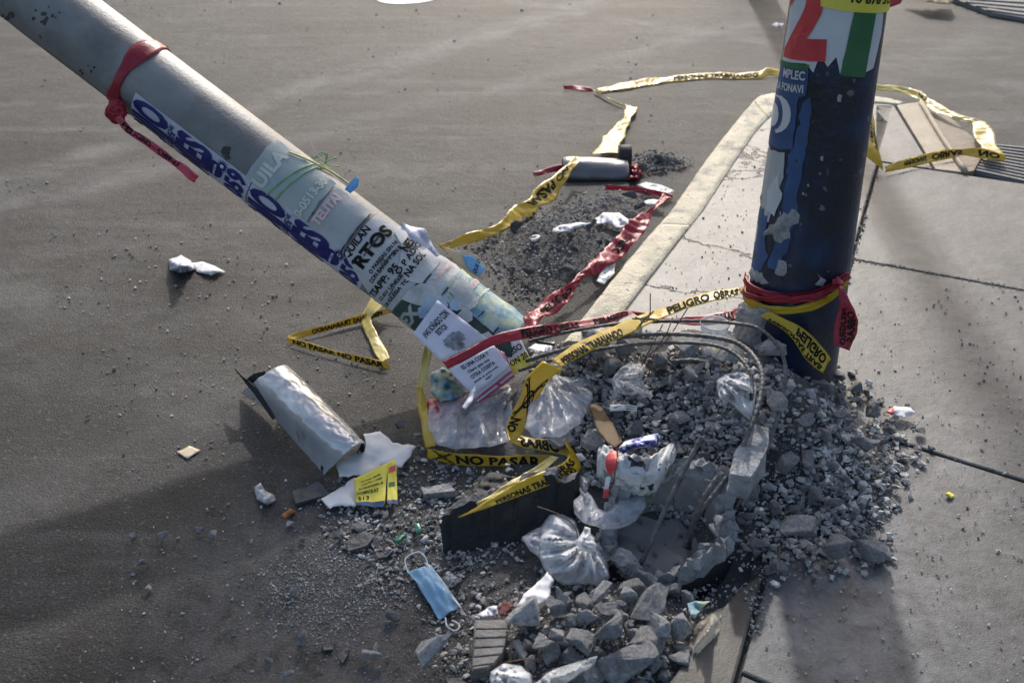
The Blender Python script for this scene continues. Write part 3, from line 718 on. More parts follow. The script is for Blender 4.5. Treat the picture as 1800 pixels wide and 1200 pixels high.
MID = {'foreground': [(1135, 1033, 62, 36), (1199, 1067, 48, 44), (1150, 1104, 70, 40), (1195, 1110, 40, 44), (1139, 1140, 78, 40), (1056, 1050, 50, 38), (1088, 1057, 24, 56), (1067, 1076, 48, 34), (1019, 1140, 66, 42), (962, 1155, 44, 42), (947, 1132, 36, 34), (996, 1054, 22, 26), (1195, 1159, 40, 40), (1165, 1174, 28, 24), (1187, 1042, 38, 28), (1030, 1100, 44, 34), (985, 1120, 34, 28), (1045, 1160, 40, 30), (930, 1140, 26, 22), (1010, 1085, 30, 24), (1100, 1010, 34, 26), (1040, 1190, 40, 26), (1215, 1190, 44, 30), (980, 1080, 28, 22), (1165, 1195, 40, 26)],
 'right': [(1379, 819, 44, 30), (1417, 815, 42, 32), (1354, 900, 48, 28), (1319, 912, 40, 24), (1494, 908, 32, 28), (1437, 927, 32, 22), (1373, 1008, 36, 28), (1314, 873, 42, 54), (1448, 770, 30, 22), (1470, 735, 28, 22), (1560, 760, 30, 22), (1480, 850, 30, 20), (1430, 870, 32, 22), (1500, 690, 28, 20), (1330, 960, 30, 20), (1400, 900, 28, 20), (1445, 690, 32, 24), (1558, 822, 26, 18)],
 'centre': [(1275, 640, 40, 48), (1358, 718, 52, 44), (1229, 875, 44, 44), (1267, 862, 44, 46), (1053, 620, 48, 38), (1097, 622, 42, 34), (1110, 600, 24, 22), (1190, 700, 30, 24), (1260, 760, 32, 24), (1240, 720, 26, 20), (1120, 760, 28, 20), (1300, 730, 30, 24), (1160, 800, 26, 20), (1200, 820, 28, 22), (1085, 730, 26, 20), (1290, 600, 34, 30), (1320, 590, 30, 26), (1250, 690, 30, 24), (1030, 600, 34, 26), (1075, 650, 32, 26)],
 'kerbpile': [(909, 411, 30, 24), (1103, 350, 30, 18), (960, 455, 22, 16), (1040, 400, 24, 16), (985, 410, 20, 14), (1055, 455, 24, 18), (930, 480, 20, 16), (1000, 480, 22, 16), (1085, 410, 20, 14), (1130, 300, 18, 12), (1160, 285, 20, 14), (1190, 290, 18, 12)],
 'road': [(237, 948, 18, 16), (354, 933, 17, 14), (379, 941, 18, 14), (252, 994, 16, 16), (508, 1188, 22, 18), (262, 1036, 12, 10), (372, 780, 10, 8), (156, 733, 10, 8), (460, 700, 8, 7), (645, 1028, 18, 16), (690, 1085, 22, 18), (680, 1098, 18, 14), (635, 930, 24, 16), (665, 950, 16, 18), (600, 940, 18, 14), (745, 1045, 16, 12), (640, 895, 16, 12), (700, 790, 16, 12), (712, 800, 14, 12), (735, 770, 20, 16), (705, 750, 16, 14)]}
ZONE = {'foreground': ('grey concrete chunk in the foreground rubble pile at the bottom', 'foreground rubble chunks', ('rubble', 'rubble', 'rubble_pale')),
 'right': ('grey concrete chunk on the slope right of the post foot', 'chunks on the right slope', ('rubble', 'rubble')),
 'centre': ('grey concrete chunk in the heap inside the rebar loops', 'chunks inside the rebar loops', ('rubble', 'rubble', 'rubble_pale')),
 'kerbpile': ('dark stone in the rubble spill along the yellow kerb', 'dark stones along the kerb', ('rubble_dark',)),
 'road': ('small grey stone lying loose on the dark asphalt', 'loose stones on the asphalt', ('rubble', 'rubble_pale'))}
POLYS = {'foreground': [(910, 1100), (985, 1050), (1050, 1035), (1120, 1030), (1225, 1040), (1215, 1110), (1200, 1200), (940, 1200), (905, 1150)],
 'right': [(1400, 660), (1500, 655), (1580, 720), (1630, 770), (1570, 880), (1550, 990), (1350, 1010), (1270, 950), (1300, 860), (1380, 760)],
 'centre': [(1000, 605), (1120, 590), (1330, 590), (1380, 660), (1350, 760), (1290, 870), (1230, 900), (1180, 860), (1190, 780), (1060, 730), (1010, 690)],
 'kerbpile': [(810, 430), (940, 350), (1050, 335), (1150, 340), (1120, 380), (1030, 480), (960, 540), (900, 540), (870, 500)],
 'road': [(450, 880), (620, 860), (760, 880), (800, 960), (700, 1010), (740, 1190), (480, 1190), (420, 1020)]}
def rand_in(poly):
    xs = [p[0] for p in poly]; ys = [p[1] for p in poly]; B = [Vector(p) for p in poly]
    while True:
        p = Vector((random.uniform(min(xs), max(xs)), random.uniform(min(ys), max(ys))))
        if edge_dist(p, B) > 0: return p
EXTRA = {'foreground': (50, 14, 46), 'right': (38, 15, 36), 'centre': (44, 14, 36), 'kerbpile': (16, 12, 22), 'road': (22, 10, 20)}
for zn, lst in MID.items():
    lab, grp, mm = ZONE[zn]
    for x, y, w, h in lst: rock(x, y, w, h, lab, grp, random.choice(mm))
    n, lo, hi = EXTRA[zn]
    for _ in range(n):
        p = rand_in(POLYS[zn]); w = lo+(hi-lo)*random.random()**2.0; rock(p.x, p.y, w, w*random.uniform(.6, .9), lab, grp, random.choice(mm))

# crushed stone: thousands of small angular bits, one object per spread
PEB = [hull(900+i, 9, 0, 0, ((1, .8, .6), (1, .6, .45), (1, .9, .8))[i % 3]) for i in range(10)]
def gravel(name, label, poly, n, lo, hi, m, spread=0.0, power=2.2, lift=.25, soft=0):
    Vs = []; Fs = []; base = 0
    for _ in range(n):
        p = rand_in(poly)
        if soft:
            e = edge_dist(p, [Vector(q) for q in poly])
            if random.random() > e/soft: continue
        wpx = lo+(hi-lo)*random.random()**(power+.6); w0 = G(p.x, p.y); s = wpx/pscale(w0)
        w0.z += s*lift*.6+random.uniform(0, spread)
        V, F = PEB[random.randrange(10)]
        R = np.array(Matrix.Rotation(random.uniform(0, 6.28), 3, 'Z') @ Matrix.Rotation(random.gauss(0, .5), 3, 'X'))
        Vs.append((V*s)@R.T+np.array(w0)); Fs += [[i+base for i in f] for f in F]; base += len(V)
    V = np.concatenate(Vs); me = bpy.data.meshes.new(name); me.from_pydata(V.tolist(), [], Fs); me.materials.append(MATS[m]); me.update()
    o = bpy.data.objects.new(name, me); col.objects.link(o); return setp(o, label, 'gravel', kind='stuff')
gravel('crushed_rubble', 'crushed grey concrete bits covering the heap inside the rebar', [(930, 610), (1120, 585), (1330, 585), (1400, 650), (1370, 760), (1300, 880), (1230, 930), (1150, 900), (1030, 850), (1000, 760), (930, 720)], 6000, 4, 24, 'gravel', .006)
gravel('crushed_rubble', 'crushed grey concrete bits spread on the right slope and pavement', [(1390, 650), (1500, 640), (1600, 710), (1660, 790), (1590, 900), (1580, 1010), (1350, 1040), (1240, 980), (1290, 860), (1370, 740)], 6200, 3, 24, 'gravel', .004, soft=110)
gravel('crushed_rubble', 'crushed concrete bits between the foreground chunks', [(740, 1080), (880, 1010), (1000, 985), (1130, 1000), (1260, 1010), (1260, 1110), (1230, 1215), (1180, 1330), (780, 1330), (760, 1215)], 3400, 3, 20, 'gravel', .006, soft=40)
gravel('crushed_rubble', 'dark crushed asphalt and stone spill along the kerb', [(770, 450), (930, 350), (1050, 325), (1180, 330), (1120, 385), (1030, 490), (960, 560), (890, 560), (860, 500)], 4200, 3, 11, 'gravel_dark', .004, soft=45)
gravel('crushed_rubble', 'little dark stone pile by the far kerb bend', [(1095, 275), (1140, 262), (1230, 280), (1215, 300), (1130, 315)], 700, 3, 10, 'gravel_dark', .012, soft=10)
gravel('crushed_rubble', 'loose crushed bits on the asphalt around the black slab', [(520, 850), (720, 800), (760, 700), (830, 800), (1010, 830), (1060, 900), (900, 1000), (780, 1100), (640, 1060), (560, 960)], 4600, 2.5, 17, 'gravel', .003, soft=60)
gravel('rubble_fines', 'fine grey crushed dust and bits filling the heap', [(930, 610), (1120, 585), (1330, 585), (1500, 640), (1640, 780), (1570, 960), (1350, 1030), (1150, 930), (1030, 850), (1000, 760), (930, 720)], 9000, 1.6, 5, 'gravel', .004, soft=50, lift=.5)
gravel('rubble_fines', 'fine grey crushed dust and bits between the foreground chunks', [(700, 1060), (880, 990), (1000, 970), (1130, 990), (1260, 1010), (1260, 1110), (1230, 1215), (1180, 1330), (740, 1330), (720, 1215)], 6000, 1.6, 5, 'gravel', .004, soft=40, lift=.5)
gravel('crushed_rubble', 'crumbs of concrete on the brown strip by the joint', [(1200, 1010), (1330, 1020), (1350, 1050), (1300, 1215), (1180, 1215), (1230, 1100)], 900, 2, 13, 'gravel', .0, 3.0, soft=20)
gravel('fine_grit', 'grit packed along the long pavement joint', [(1534, 300), (1546, 300), (1352, 1030), (1302, 1215), (1284, 1215), (1332, 1030)], 900, 2, 9, 'gravel_dark', .0, 2.5, lift=.3)
gravel('fine_grit', 'grit packed along the pavement cross joints', [(1500, 452), (1800, 506), (1800, 514), (1500, 459)], 260, 2, 6, 'gravel_dark', .0, 2.5, lift=.3)
gravel('fine_grit', 'pale fine grit dusting the asphalt left of the mask', [(420, 1000), (560, 930), (700, 960), (730, 1060), (600, 1170), (460, 1120)], 9000, 1.4, 6, 'gravel', .0, soft=80, lift=.4)
gravel('fine_grit', 'sparse grit and pebbles scattered across the open asphalt', [(0, 300), (420, 400), (700, 600), (760, 900), (740, 1215), (120, 1215), (250, 900)], 2600, 1.5, 9, 'gravel', .0, 4.0, lift=.4)
gravel('fine_grit', 'dark grit scattered on the far asphalt', [(60, 0), (1300, 0), (1220, 260), (900, 430), (560, 430), (300, 380), (0, 360)], 420, 2, 7, 'gravel_dark', .0, 3.0, lift=.4)
gravel('fine_grit', 'sparse grit scattered across the grey pavement', [(1480, 520), (1800, 480), (1800, 1215), (1300, 1215), (1340, 1040), (1560, 1000), (1640, 800), (1520, 640)], 1100, 1.5, 9, 'gravel', .0, 3.5, lift=.4)
gravel('fine_grit', 'grit lying on the cracked strip beside the yellow kerb', [(1100, 560), (1240, 370), (1340, 220), (1300, 560)], 220, 1.5, 7, 'gravel_dark', .0, 3.0, lift=.4)

LAND = [('the plastic cup', 1255, 590), ('the white bag in the rebar loop', 1295, 690), ('the plastic fork', 1100, 715), ('the crushed carton', 1115, 820), ('the broken stump', 1170, 960), ('the knotted white bag', 1000, 965), ('the ribbed tile', 860, 1125), ('the torn white paper', 940, 1035), ('the tan bag at lower right', 1245, 1110), ('the foot of the blue post', 1400, 620), ('the face mask', 765, 1045), ('the yellow leaflet', 660, 850), ('the grey housing', 1045, 295), ('the black slab', 880, 920), ('the long flat concrete piece', 1320, 790), ('the scrap on the right slope', 1585, 725), ('the crumpled clear wrapper', 1110, 665), ('the white torn duct', 530, 740), ('the white paper by the kerb', 1075, 385), ('the largest chunk at the bottom', 1105, 1178), ('the big boulder on the pavement', 1396, 960), ('the cream card on the asphalt', 330, 795)]
buckets = {}
for rec in ROCKLOG:
    o, px, py, w, m_, lab, grp = rec
    if grp is None: continue
    nm, lx, ly = min(LAND, key=lambda l: (l[1]-px)**2+(l[2]-py)**2); dx, dy = px-lx, py-ly
    side = ('right of' if dx > 0 else 'left of') if abs(dx) > abs(dy) else ('below' if dy > 0 else 'above')
    tone = {'rubble': 'grey concrete chunk', 'rubble_pale': 'pale concrete chunk', 'rubble_dark': 'dark stone'}[m_]
    buckets.setdefault((tone, side, nm), []).append((w, o))
for (tone, side, nm), lst in buckets.items():
    lst.sort(key=lambda t: -t[0]); n = len(lst)
    for i, (w, o) in enumerate(lst):
        if n == 1: o['label'] = f'single {tone} {side} {nm}'
        elif i < 3: o['label'] = f'{("largest", "second largest", "third largest")[i]} {tone} {side} {nm}'
        else: o['label'] = f'smaller {tone} {side} {nm}'
        o['group'] = f'{tone}s {side} {nm}'

# ================================================================== FALLEN CONCRETE POLE
fa_ = DP(878, 611, 2.70); fb_ = DP(90, 15, 2.70); fdir = (fb_-fa_).normalized()
FP = Pole(fa_, fa_+fdir*4.6, .1015, .098, CAM-fa_)
fp = thing('fallen_pole', (fa_.x, fa_.y, 0), 'grey concrete pole fallen at a slant, lower end covered in posters', 'pole')
V = []; F = []; SEG = 72; ring_d = []
for i in range(70):
    t = i/69; d0 = 4.6*(t**1.7)
    for k in range(SEG):
        an = 2*math.pi*k/SEG; d = d0; off = .0006*noise.noise(Vector((d*6, an*3, 0)))
        if i < 5:
            jag = .030*(1+noise.noise(Vector((math.cos(an)*2.2, math.sin(an)*2.2, 3)))*1.3)+.012*noise.noise(Vector((math.cos(an)*7, math.sin(an)*7, 1)))
            d = d0+jag*(1-i/5)
        V.append(FP.at(d, an*FP.ra, off))
for i in range(69):
    for k in range(SEG): F.append([i*SEG+k, i*SEG+(k+1) % SEG, (i+1)*SEG+(k+1) % SEG, (i+1)*SEG+k])
mk('shaft', V, F, 'pole_concrete', fp)
# broken end: rough core
Vc = []; Fc = []
for r_i, (rr, dd) in enumerate(((.985, .0), (.80, .012), (.62, .07), (.3, .10), (.05, .10))):
    for k in range(SEG):
        an = 2*math.pi*k/SEG; jag = .030*(1+noise.noise(Vector((math.cos(an)*2.2, math.sin(an)*2.2, 3)))*1.3)+.012*noise.noise(Vector((math.cos(an)*7, math.sin(an)*7, 1)))
        c_ = FP.a+FP.ax*(jag+dd+.008*noise.noise(Vector((an*3, rr*9, 2)))); Vc.append(c_+(FP.e1*math.cos(an)+FP.e2*math.sin(an))*(.1015*rr))
for i in range(4):
    for k in range(SEG): Fc.append([i*SEG+(k+1) % SEG, i*SEG+k, (i+1)*SEG+k, (i+1)*SEG+(k+1) % SEG])
mk('broken_core', Vc, Fc, 'pole_core', fp)
# dark scuffs
random.seed(3)
for cx, cy, n, spread_, sz in ((78, 30, 16, 22, 4), (395, 268, 5, 9, 9), (20, 25, 6, 12, 6), (150, 125, 5, 16, 5)):
    for _ in range(n):
        x = cx+random.gauss(0, spread_*.55); y = cy+random.gauss(0, spread_*.45); r_ = sz*random.uniform(.4, 1)
        FP.patch('scuff', [(x+r_*random.uniform(.6, 1.2)*math.cos(a), y+r_*random.uniform(.6, 1.2)*math.sin(a)) for a in np.linspace(0, 5.6, 8)], 'stain', fp, .0008, .006)
# blue lettered sticker strip along the lower flank
uA = FP.hit(239, 160); uB = FP.hit(650, 476); wl_ = .5*(uA.y+uB.y); sgn = 1 if FP.hit(620, 500).y > FP.hit(640, 470).y else -1
d_hi, d_lo = uA.x, uB.x
wsil = FP.hit(400, 345).y
wbot = wsil + sgn*.035
nrep = 2; dl = (d_hi-d_lo)/nrep
for rep in range(nrep):
    dt = d_hi-rep*dl-.002; db = d_hi-(rep+1)*dl+.002
    st = FP.patch('sticker_strip', [Vector((dt, wl_)), Vector((db, wl_)), Vector((db, wbot)), Vector((dt, wbot))], 'paper_lilac', fp, .0012, .012, uv=True, wav=.0006)
    ink = Inked(); pale = Inked()
    def run(tx, d_base, h, w_end, wid, bold=.05, tgt=None, off=.0034):
        Vg, Fg, asp = glyphs(tx, bold)   # text runs round the pole and ends near the strip's upper edge; letters stand along the axis
        (tgt or ink).add([FP.at(d_base+y*h, (w_end + sgn*wid) - sgn*x*wid, off) for x, y in Vg], Fg)
    L_ = dt-db; e = wl_
    run('DIJO', dt-.29*L_, .275*L_, e+sgn*.003, .112, .05)
    run('SE VENDE', dt-.345*L_, .03*L_, e+sgn*.012, .10, .03)
    run('CASI', dt-.375*L_, .028*L_, e+sgn*.03, .085, .03)
    run('MES', dt-.66*L_, .27*L_, e+sgn*.004, .100, .05)
    run('059', dt-.965*L_, .15*L_, e+sgn*.005, .082, .045)
    for (cd, cw, r_) in ((dt-.715*L_, e+sgn*.045, .026),):
        k = 22; ink.add([FP.at(cd, cw, .0034)]+[FP.at(cd+r_*1.15*math.cos(a*2*math.pi/k), cw+r_*math.sin(a*2*math.pi/k), .0034) for a in range(k)], [[0, 1+a, 1+(a+1) % k] for a in range(k)])
    cd, cw = dt-.77*L_, e+sgn*.020
    for a in range(14):
        an = a*2*math.pi/14
        ink.add([FP.at(cd+.020*math.cos(an), cw+.020*math.sin(an), .0036), FP.at(cd+.009*math.cos(an+.25), cw+.009*math.sin(an+.25), .0036), FP.at(cd+.009*math.cos(an-.25), cw+.009*math.sin(an-.25), .0036)], [[0, 1, 2]])
    ink.add([FP.at(cd, cw, .0035)]+[FP.at(cd+.010*math.cos(a*.4488), cw+.010*math.sin(a*.4488), .0035) for a in range(14)], [[0, 1+a, 1+(a+1) % 14] for a in range(14)])
    k = 14; pale.add([FP.at(cd, cw, .0042)]+[FP.at(cd+.0055*math.cos(a*2*math.pi/k), cw+.0055*math.sin(a*2*math.pi/k), .0042) for a in range(k)], [[0, 1+a, 1+(a+1) % k] for a in range(k)])
    run('AMOR', dt-.735*L_, .020*L_, e+sgn*.024, .045, .02, pale, .0044)
    ink.build('lettering', 'ink_blue', st); pale.build('pale_lettering', 'ink_pale', st)
def poster(pole, name, outline, m, parent, off, texts=(), torn=.0, wav=.0012, seed=0, label=None, ink_m='ink', step=.012):
    o = pole.patch(name, outline, m, parent, off, step, torn, wav, seed=seed)
    if label: o['label'] = label
    groups_ = {}
    for t in texts: groups_.setdefault(t[4] if len(t) > 4 else ink_m, []).append(t)
    for mm, ts in groups_.items():
        ink = Inked()
        for t in ts: pole.text(ink, t[0], t[1], t[2], t[3], .05 if t[3] > .02 else .03, off+wav*1.6+.0012)
        ink.build('lettering', mm, o)
    return o
poster(FP, 'poster', [(433, 309), (487, 247), (545, 290), (590, 325), (535, 397), (480, 352)], 'paper_greenish', fp, .0010, [('UILA', (462, 333), (508, 277), .036, 'ink_faint'), ('0-0513-30', (528, 383), (576, 322), .022, 'ink_faint')], .0012, .0014, 1, 'faded greenish poster near the twine')
poster(FP, 'poster', [(541, 396), (592, 331), (652, 374), (604, 441)], 'paper_grey', fp, .0012, [('TELITAI', (560, 398), (600, 350), .024, 'ink_faintred')], .0012, .0016, 2, 'blank grey faded poster')
poster(FP, 'poster', [(608, 444), (660, 379), (700, 402), (735, 432), (772, 470), (768, 492), (735, 495), (690, 545), (660, 527), (640, 500)], 'paper_ad', fp, .0028,
       [('QUILAN', (613, 454), (652, 405), .019), ('RTOS', (638, 472), (690, 410), .033), ('O PAREJAS SIN NI', (654, 481), (699, 428), .0105), ('CON BAÑO Y SIN B', (656, 497), (706, 437), .0115),
        ('TSAPP: 95', (660, 521), (702, 470), .0185), ('CI AV UNIVER', (672, 527), (715, 479), .0095), ('LA IGLESIA TODO', (682, 537), (733, 479), .0105)], .001, .0012, 3, 'room advert with black lettering')
poster(FP, 'poster', [(690, 548), (735, 497), (755, 490), (790, 520), (860, 575), (912, 612), (895, 665), (840, 660), (760, 610)], 'paper_darkgreen', fp, .0018, [('JEX', (716, 580), (742, 545), .035, 'paper_greenish')], 0, .0008, 4, 'dark green poster with pale letters')
poster(FP, 'poster', [(737, 494), (772, 452), (800, 466), (830, 492), (800, 540)], 'paper_torn', fp, .0042, [('EL VIERNES', (757, 507), (790, 470), .010, 'ink_faintred')], .002, .002, 5)
poster(FP, 'poster', [(775, 513), (815, 470), (862, 500), (922, 552), (908, 590), (880, 596), (830, 555)], 'paper_multi', fp, .0050, [('LOTE', (797, 523), (817, 495), .016, 'ink_grey'), ('ADMISION', (812, 532), (850, 488), .017, 'ink_faintred'), ('www.informes', (823, 545), (868, 500), .008, 'paper_white')], .0015, .0018, 6, 'blue and yellow admissions poster')
poster(FP, 'poster_scrap', [(688, 405), (702, 402), (745, 437), (772, 462), (740, 500), (715, 492), (700, 470), (705, 440)], 'paper_torn', fp, .0062,
       [('NES', (714, 447), (726, 430), .022), ('O P ADIC', (703, 484), (737, 437), .016), ('NA SOL', (719, 488), (746, 453), .018)], .002, .003, 7, 'torn scrap with heavy serif lettering')
poster(FP, 'poster_scrap', [(744, 520), (770, 487), (800, 512), (775, 545)], 'paper_darkgreen', fp, .0030, (), .001, .001, 8)
random.seed(21)
for i_ in range(8):
    x_ = random.uniform(740, 905); yc = -53+.757*x_+random.uniform(-48, 30); r_ = random.uniform(14, 30); an0 = random.uniform(0, 6.28)
    FP.patch('poster_scrap', [(x_+r_*random.uniform(.6, 1.2)*math.cos(an0+a_), yc+r_*random.uniform(.5, 1.1)*math.sin(an0+a_)) for a_ in np.linspace(0, 5.4, 7)], random.choice(['paper_torn', 'paper_ad', 'paper_torn', 'paper_blue', 'paper_grey']), fp, .0070+.0004*i_, .008, .0045, .0026, seed=30+i_)
for i_ in range(9):
    x_ = 640+i_*30; p0 = FP.hit(x_, -53+.757*x_-40); p1 = p0+Vector((.0, sgn*random.uniform(.05, .12))); p0.y += sgn*random.uniform(-.02, .02)
    FP.patch('glue_line', [p0, p1, p1+Vector((.0035, 0)), p0+Vector((.0045, 0))], 'stain', fp, .0068, .006, .0008, 0, uv=True)
# grime along the underside of the pole
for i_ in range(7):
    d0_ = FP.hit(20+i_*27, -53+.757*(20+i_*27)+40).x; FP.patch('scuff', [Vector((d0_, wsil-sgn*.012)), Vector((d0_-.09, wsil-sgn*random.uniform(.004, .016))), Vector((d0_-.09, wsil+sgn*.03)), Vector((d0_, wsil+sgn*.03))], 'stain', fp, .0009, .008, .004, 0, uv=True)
# lifted foil flap and flyers hanging off the pole
def hung(name, outline, depth, m, parent, crumple=.004, bow=0, seed=0, solid=.0006, step=7, torn=0, slope=(0, 0)):
    if torn: outline = ragged(outline, torn, 9)
    v, f, B = poly_tri(outline, step); cx = sum(p[0] for p in outline)/len(outline); cy = sum(p[1] for p in outline)/len(outline)
    V = []
    for p in v:
        q = DP(p[0], p[1], depth); k = Vector((q.x*22, q.z*22, seed)); e = max(0, edge_dist(Vector(p), B))
        d = depth - bow*e/30 + crumple*noise.noise(k)*1.5 + slope[0]*(p[0]-cx)/100 + slope[1]*(p[1]-cy)/100
        V.append(DP(p[0], p[1], d))
    return mk(name, V, f, m, parent, True, solid)
hung('foil_flap', [(706, 418), (706, 390), (722, 398), (748, 402), (760, 430), (778, 455), (768, 462), (742, 446), (722, 434)], 2.66, 'foil', fp, .018, .03, 2)
class FlatQuad:
    """a leaflet: four photo corners (with depth), lettering placed in its own u,v"""
    def __init__(s, A, B, C, D_, crumple=.002, seed=0): s.c = [DP(*x) for x in (A, B, C, D_)]; s.cr = crumple; s.seed = seed; s.n = ((s.c[1]-s.c[0]).cross(s.c[3]-s.c[0])).normalized(); s.n = s.n if s.n.dot(CAM-s.c[0]) > 0 else -s.n
    def at(s, u, v, off=0):
        A, B, C, D_ = s.c; p = A.lerp(B, u).lerp(D_.lerp(C, u), v)
        return p+s.n*(off+s.cr*(noise.noise(Vector((u*2.5, v*2.5, s.seed)))*1.3+noise.noise(Vector((u*6, v*6, s.seed)))*.4))
    def build(s, name, m, parent=None, k=12, solid=.0006):
        V = [s.at(i/k, j/k) for j in range(k+1) for i in range(k+1)]; F = [[j*(k+1)+i, j*(k+1)+i+1, (j+1)*(k+1)+i+1, (j+1)*(k+1)+i] for j in range(k) for i in range(k)]
        return mk(name, V, F, m, parent, True, solid)
    def text(s, lines, m, parent):
        ink = Inked(); 
        for tx, u0, u1, v, h in lines:
            Vg, Fg, asp = glyphs(tx, .025); ink.add([s.at(u0+(u1-u0)*x, v-h*y, .0016) for x, y in Vg], Fg)
        return ink.build('lettering', m, parent)
    def rect(s, name, u0, v0, u1, v1, m, parent, off=.0012, k=8):
        V = [s.at(u0+(u1-u0)*i/k, v0+(v1-v0)*j/k, off) for j in range(k+1) for i in range(k+1)]; F = [[j*(k+1)+i, j*(k+1)+i+1, (j+1)*(k+1)+i+1, (j+1)*(k+1)+i] for j in range(k) for i in range(k)]
        return mk(name, V, F, m, parent, True)
q = FlatQuad((725, 587, 2.565), (769, 527, 2.575), (858, 596, 2.56), (776, 634, 2.545), .004, 1); ly = q.build('flyer', 'paper_flyer'); setp(ly, 'white flyer with a question in black over a grey picture', 'flyer')
q.text([('¿HAS SOÑADO CON', .14, .92, .30, .13), ('ESTO?', .38, .66, .46, .12)], 'ink', ly)
for i, (u0, v0, u1, v1) in enumerate(((.34, .60, .46, .70), (.30, .68, .50, .80), (.34, .78, .60, .90), (.48, .58, .66, .70), (.50, .68, .70, .82), (.62, .62, .74, .76), (.40, .88, .56, .95))):
    q.rect('printed_picture', u0, v0, u1, v1, 'ink_grey', ly, .0012+.0004*i)
q = FlatQuad((788, 650, 2.545), (868, 606, 2.555), (897, 645, 2.55), (832, 694, 2.535), .003, 2); ly = q.build('flyer', 'paper_flyer'); setp(ly, 'white flyer with small centred lines, below the red tape', 'flyer')
q.text([('ES UNA COSA Y', .22, .82, .22, .14), ('Claro que una', .25, .75, .40, .09), ('OTRA COSITA', .22, .80, .60, .12), ('donde se pone todo', .2, .8, .75, .07), ('aqui', .42, .58, .87, .07)], 'ink', ly)
for i in range(4):
    q = FlatQuad((793+i*3, 654+i*4, 2.555+.004*i), (874+i*4, 612+i*2, 2.565+.004*i), (899+i*2, 650+i*4, 2.56+.004*i), (836+i*2, 700+i*3, 2.545+.004*i), .004, 3+i)
    setp(q.build('flyer', 'paper_pink' if i % 2 else 'paper_flyer'), ('pale', 'pink', 'second pale', 'lowest pink')[i]+' flyer edge in the stack under the small print flyer', 'flyer')
q = FlatQuad((880, 612, 2.60), (912, 590, 2.61), (938, 640, 2.59), (902, 660, 2.58), .004, 9); ly = q.build('flyer', 'paper_white'); setp(ly, 'white and yellow flyer sticking out right of the flyer stack', 'flyer')
q.rect('yellow_panel', .02, .55, .98, .98, 'paper_yellow', ly); q.text([('ASSO', .1, .9, .4, .2), ('ON 20', .1, .95, .72, .2)], 'ink', ly)
# colourful wet papers under the pole end
o = thing('crumpled_poster', DP(790, 690, 2.6), 'crumpled green and white poster lying under the pole end', 'paper')
sheet('sheet', [(757, 655), (778, 645), (805, 660), (820, 690), (800, 705), (775, 708), (757, 690)], .05, 'paper_multi', o, 6, .03, .016, 30)
setp(sheet('crumpled_poster', [(750, 702), (780, 695), (812, 700), (825, 715), (800, 730), (775, 740), (770, 770), (755, 745)], .035, 'ink_red', None, 6, .02, .012, 30), 'red scrap of poster showing under the clear bag', 'paper')
setp(sheet('paper_strip', [(822, 700), (835, 676), (838, 680), (830, 706), (818, 720), (812, 715)], .11, 'paper_flyer', None, 5, .005, .004, 20), 'narrow white paper strip hanging below the flyers', 'paper')
# flyer curled behind the pole
o = thing('curled_flyer', DP(828, 465, 2.72), 'cream and blue flyer curling out behind the leaning pole', 'flyer')
hung('cream_side', [(776, 432), (800, 440), (818, 440), (838, 448), (856, 470), (848, 492), (825, 478), (800, 462)], 2.75, 'paper_cream', o, .006, .0, 3)
hung('blue_panel', [(812, 448), (830, 450), (854, 472), (842, 486), (820, 470)], 2.742, 'paper_sky', o, .006, 0, 3)
ink = Inked(); q = FlatQuad((830, 478, 2.735), (840, 452, 2.735), (850, 462, 2.735), (840, 488, 2.735), 0, 0); q.text([('QUE D', .02, .98, .55, .5)], 'ink', o)
# twine tied round the pole, with a blue tag
tw = thing('twine', DP(570, 300, 2.6), 'green and yellow twine knotted round the leaning pole', 'twine')
def round_pole(p0, p1, off, n=10, extra=.05):
    a = FP.hit(*p0); b = FP.hit(*p1); return [FP.at(*(a+(b-a)*(-extra+(1+extra)*i/n)), off) for i in range(n+1)]
tube('strand', round_pole((474, 338), (575, 285), .004), .0022, 'twine_green', tw, 6, 4)
tube('strand', round_pole((488, 347), (578, 290), .004), .0022, 'twine_green', tw, 6, 4)
tube('strand', round_pole((506, 270), (610, 326), .006, 8, 0), .003, 'twine_yellow', tw, 6, 4)
tube('strand', round_pole((560, 290), (612, 328), .007, 8, 0), .0024, 'twine_yellow', tw, 6, 4)
K = FP.at(*FP.hit(572, 287), .012)
for i in range(7):
    a = random.uniform(0, 6.28); tube('loose_end', [K, K+Vector((.015*math.cos(a), .01, .012*math.sin(a)+.006)), K+Vector((.035*math.cos(a+.4), .01, .02*math.sin(a)+.008)), K+Vector((.045*math.cos(a+.9), 0, .018*math.sin(a+.9)))], .0013, 'twine_green', tw, 5, 5)
tube('loose_end', [DP(562, 276, 2.63), DP(552, 262, 2.63), DP(546, 248, 2.63), DP(545, 240, 2.63)], .0008, 'paper_white', tw, 5, 5)
tag = hung('blue_tag', [(606, 333), (612, 324), (627, 309), (631, 316), (629, 328), (616, 340)], 2.62, 'paper_sky', None, .003, 0, 4, .003); setp(tag, 'small blue cardboard tag on the twine end', 'tag')
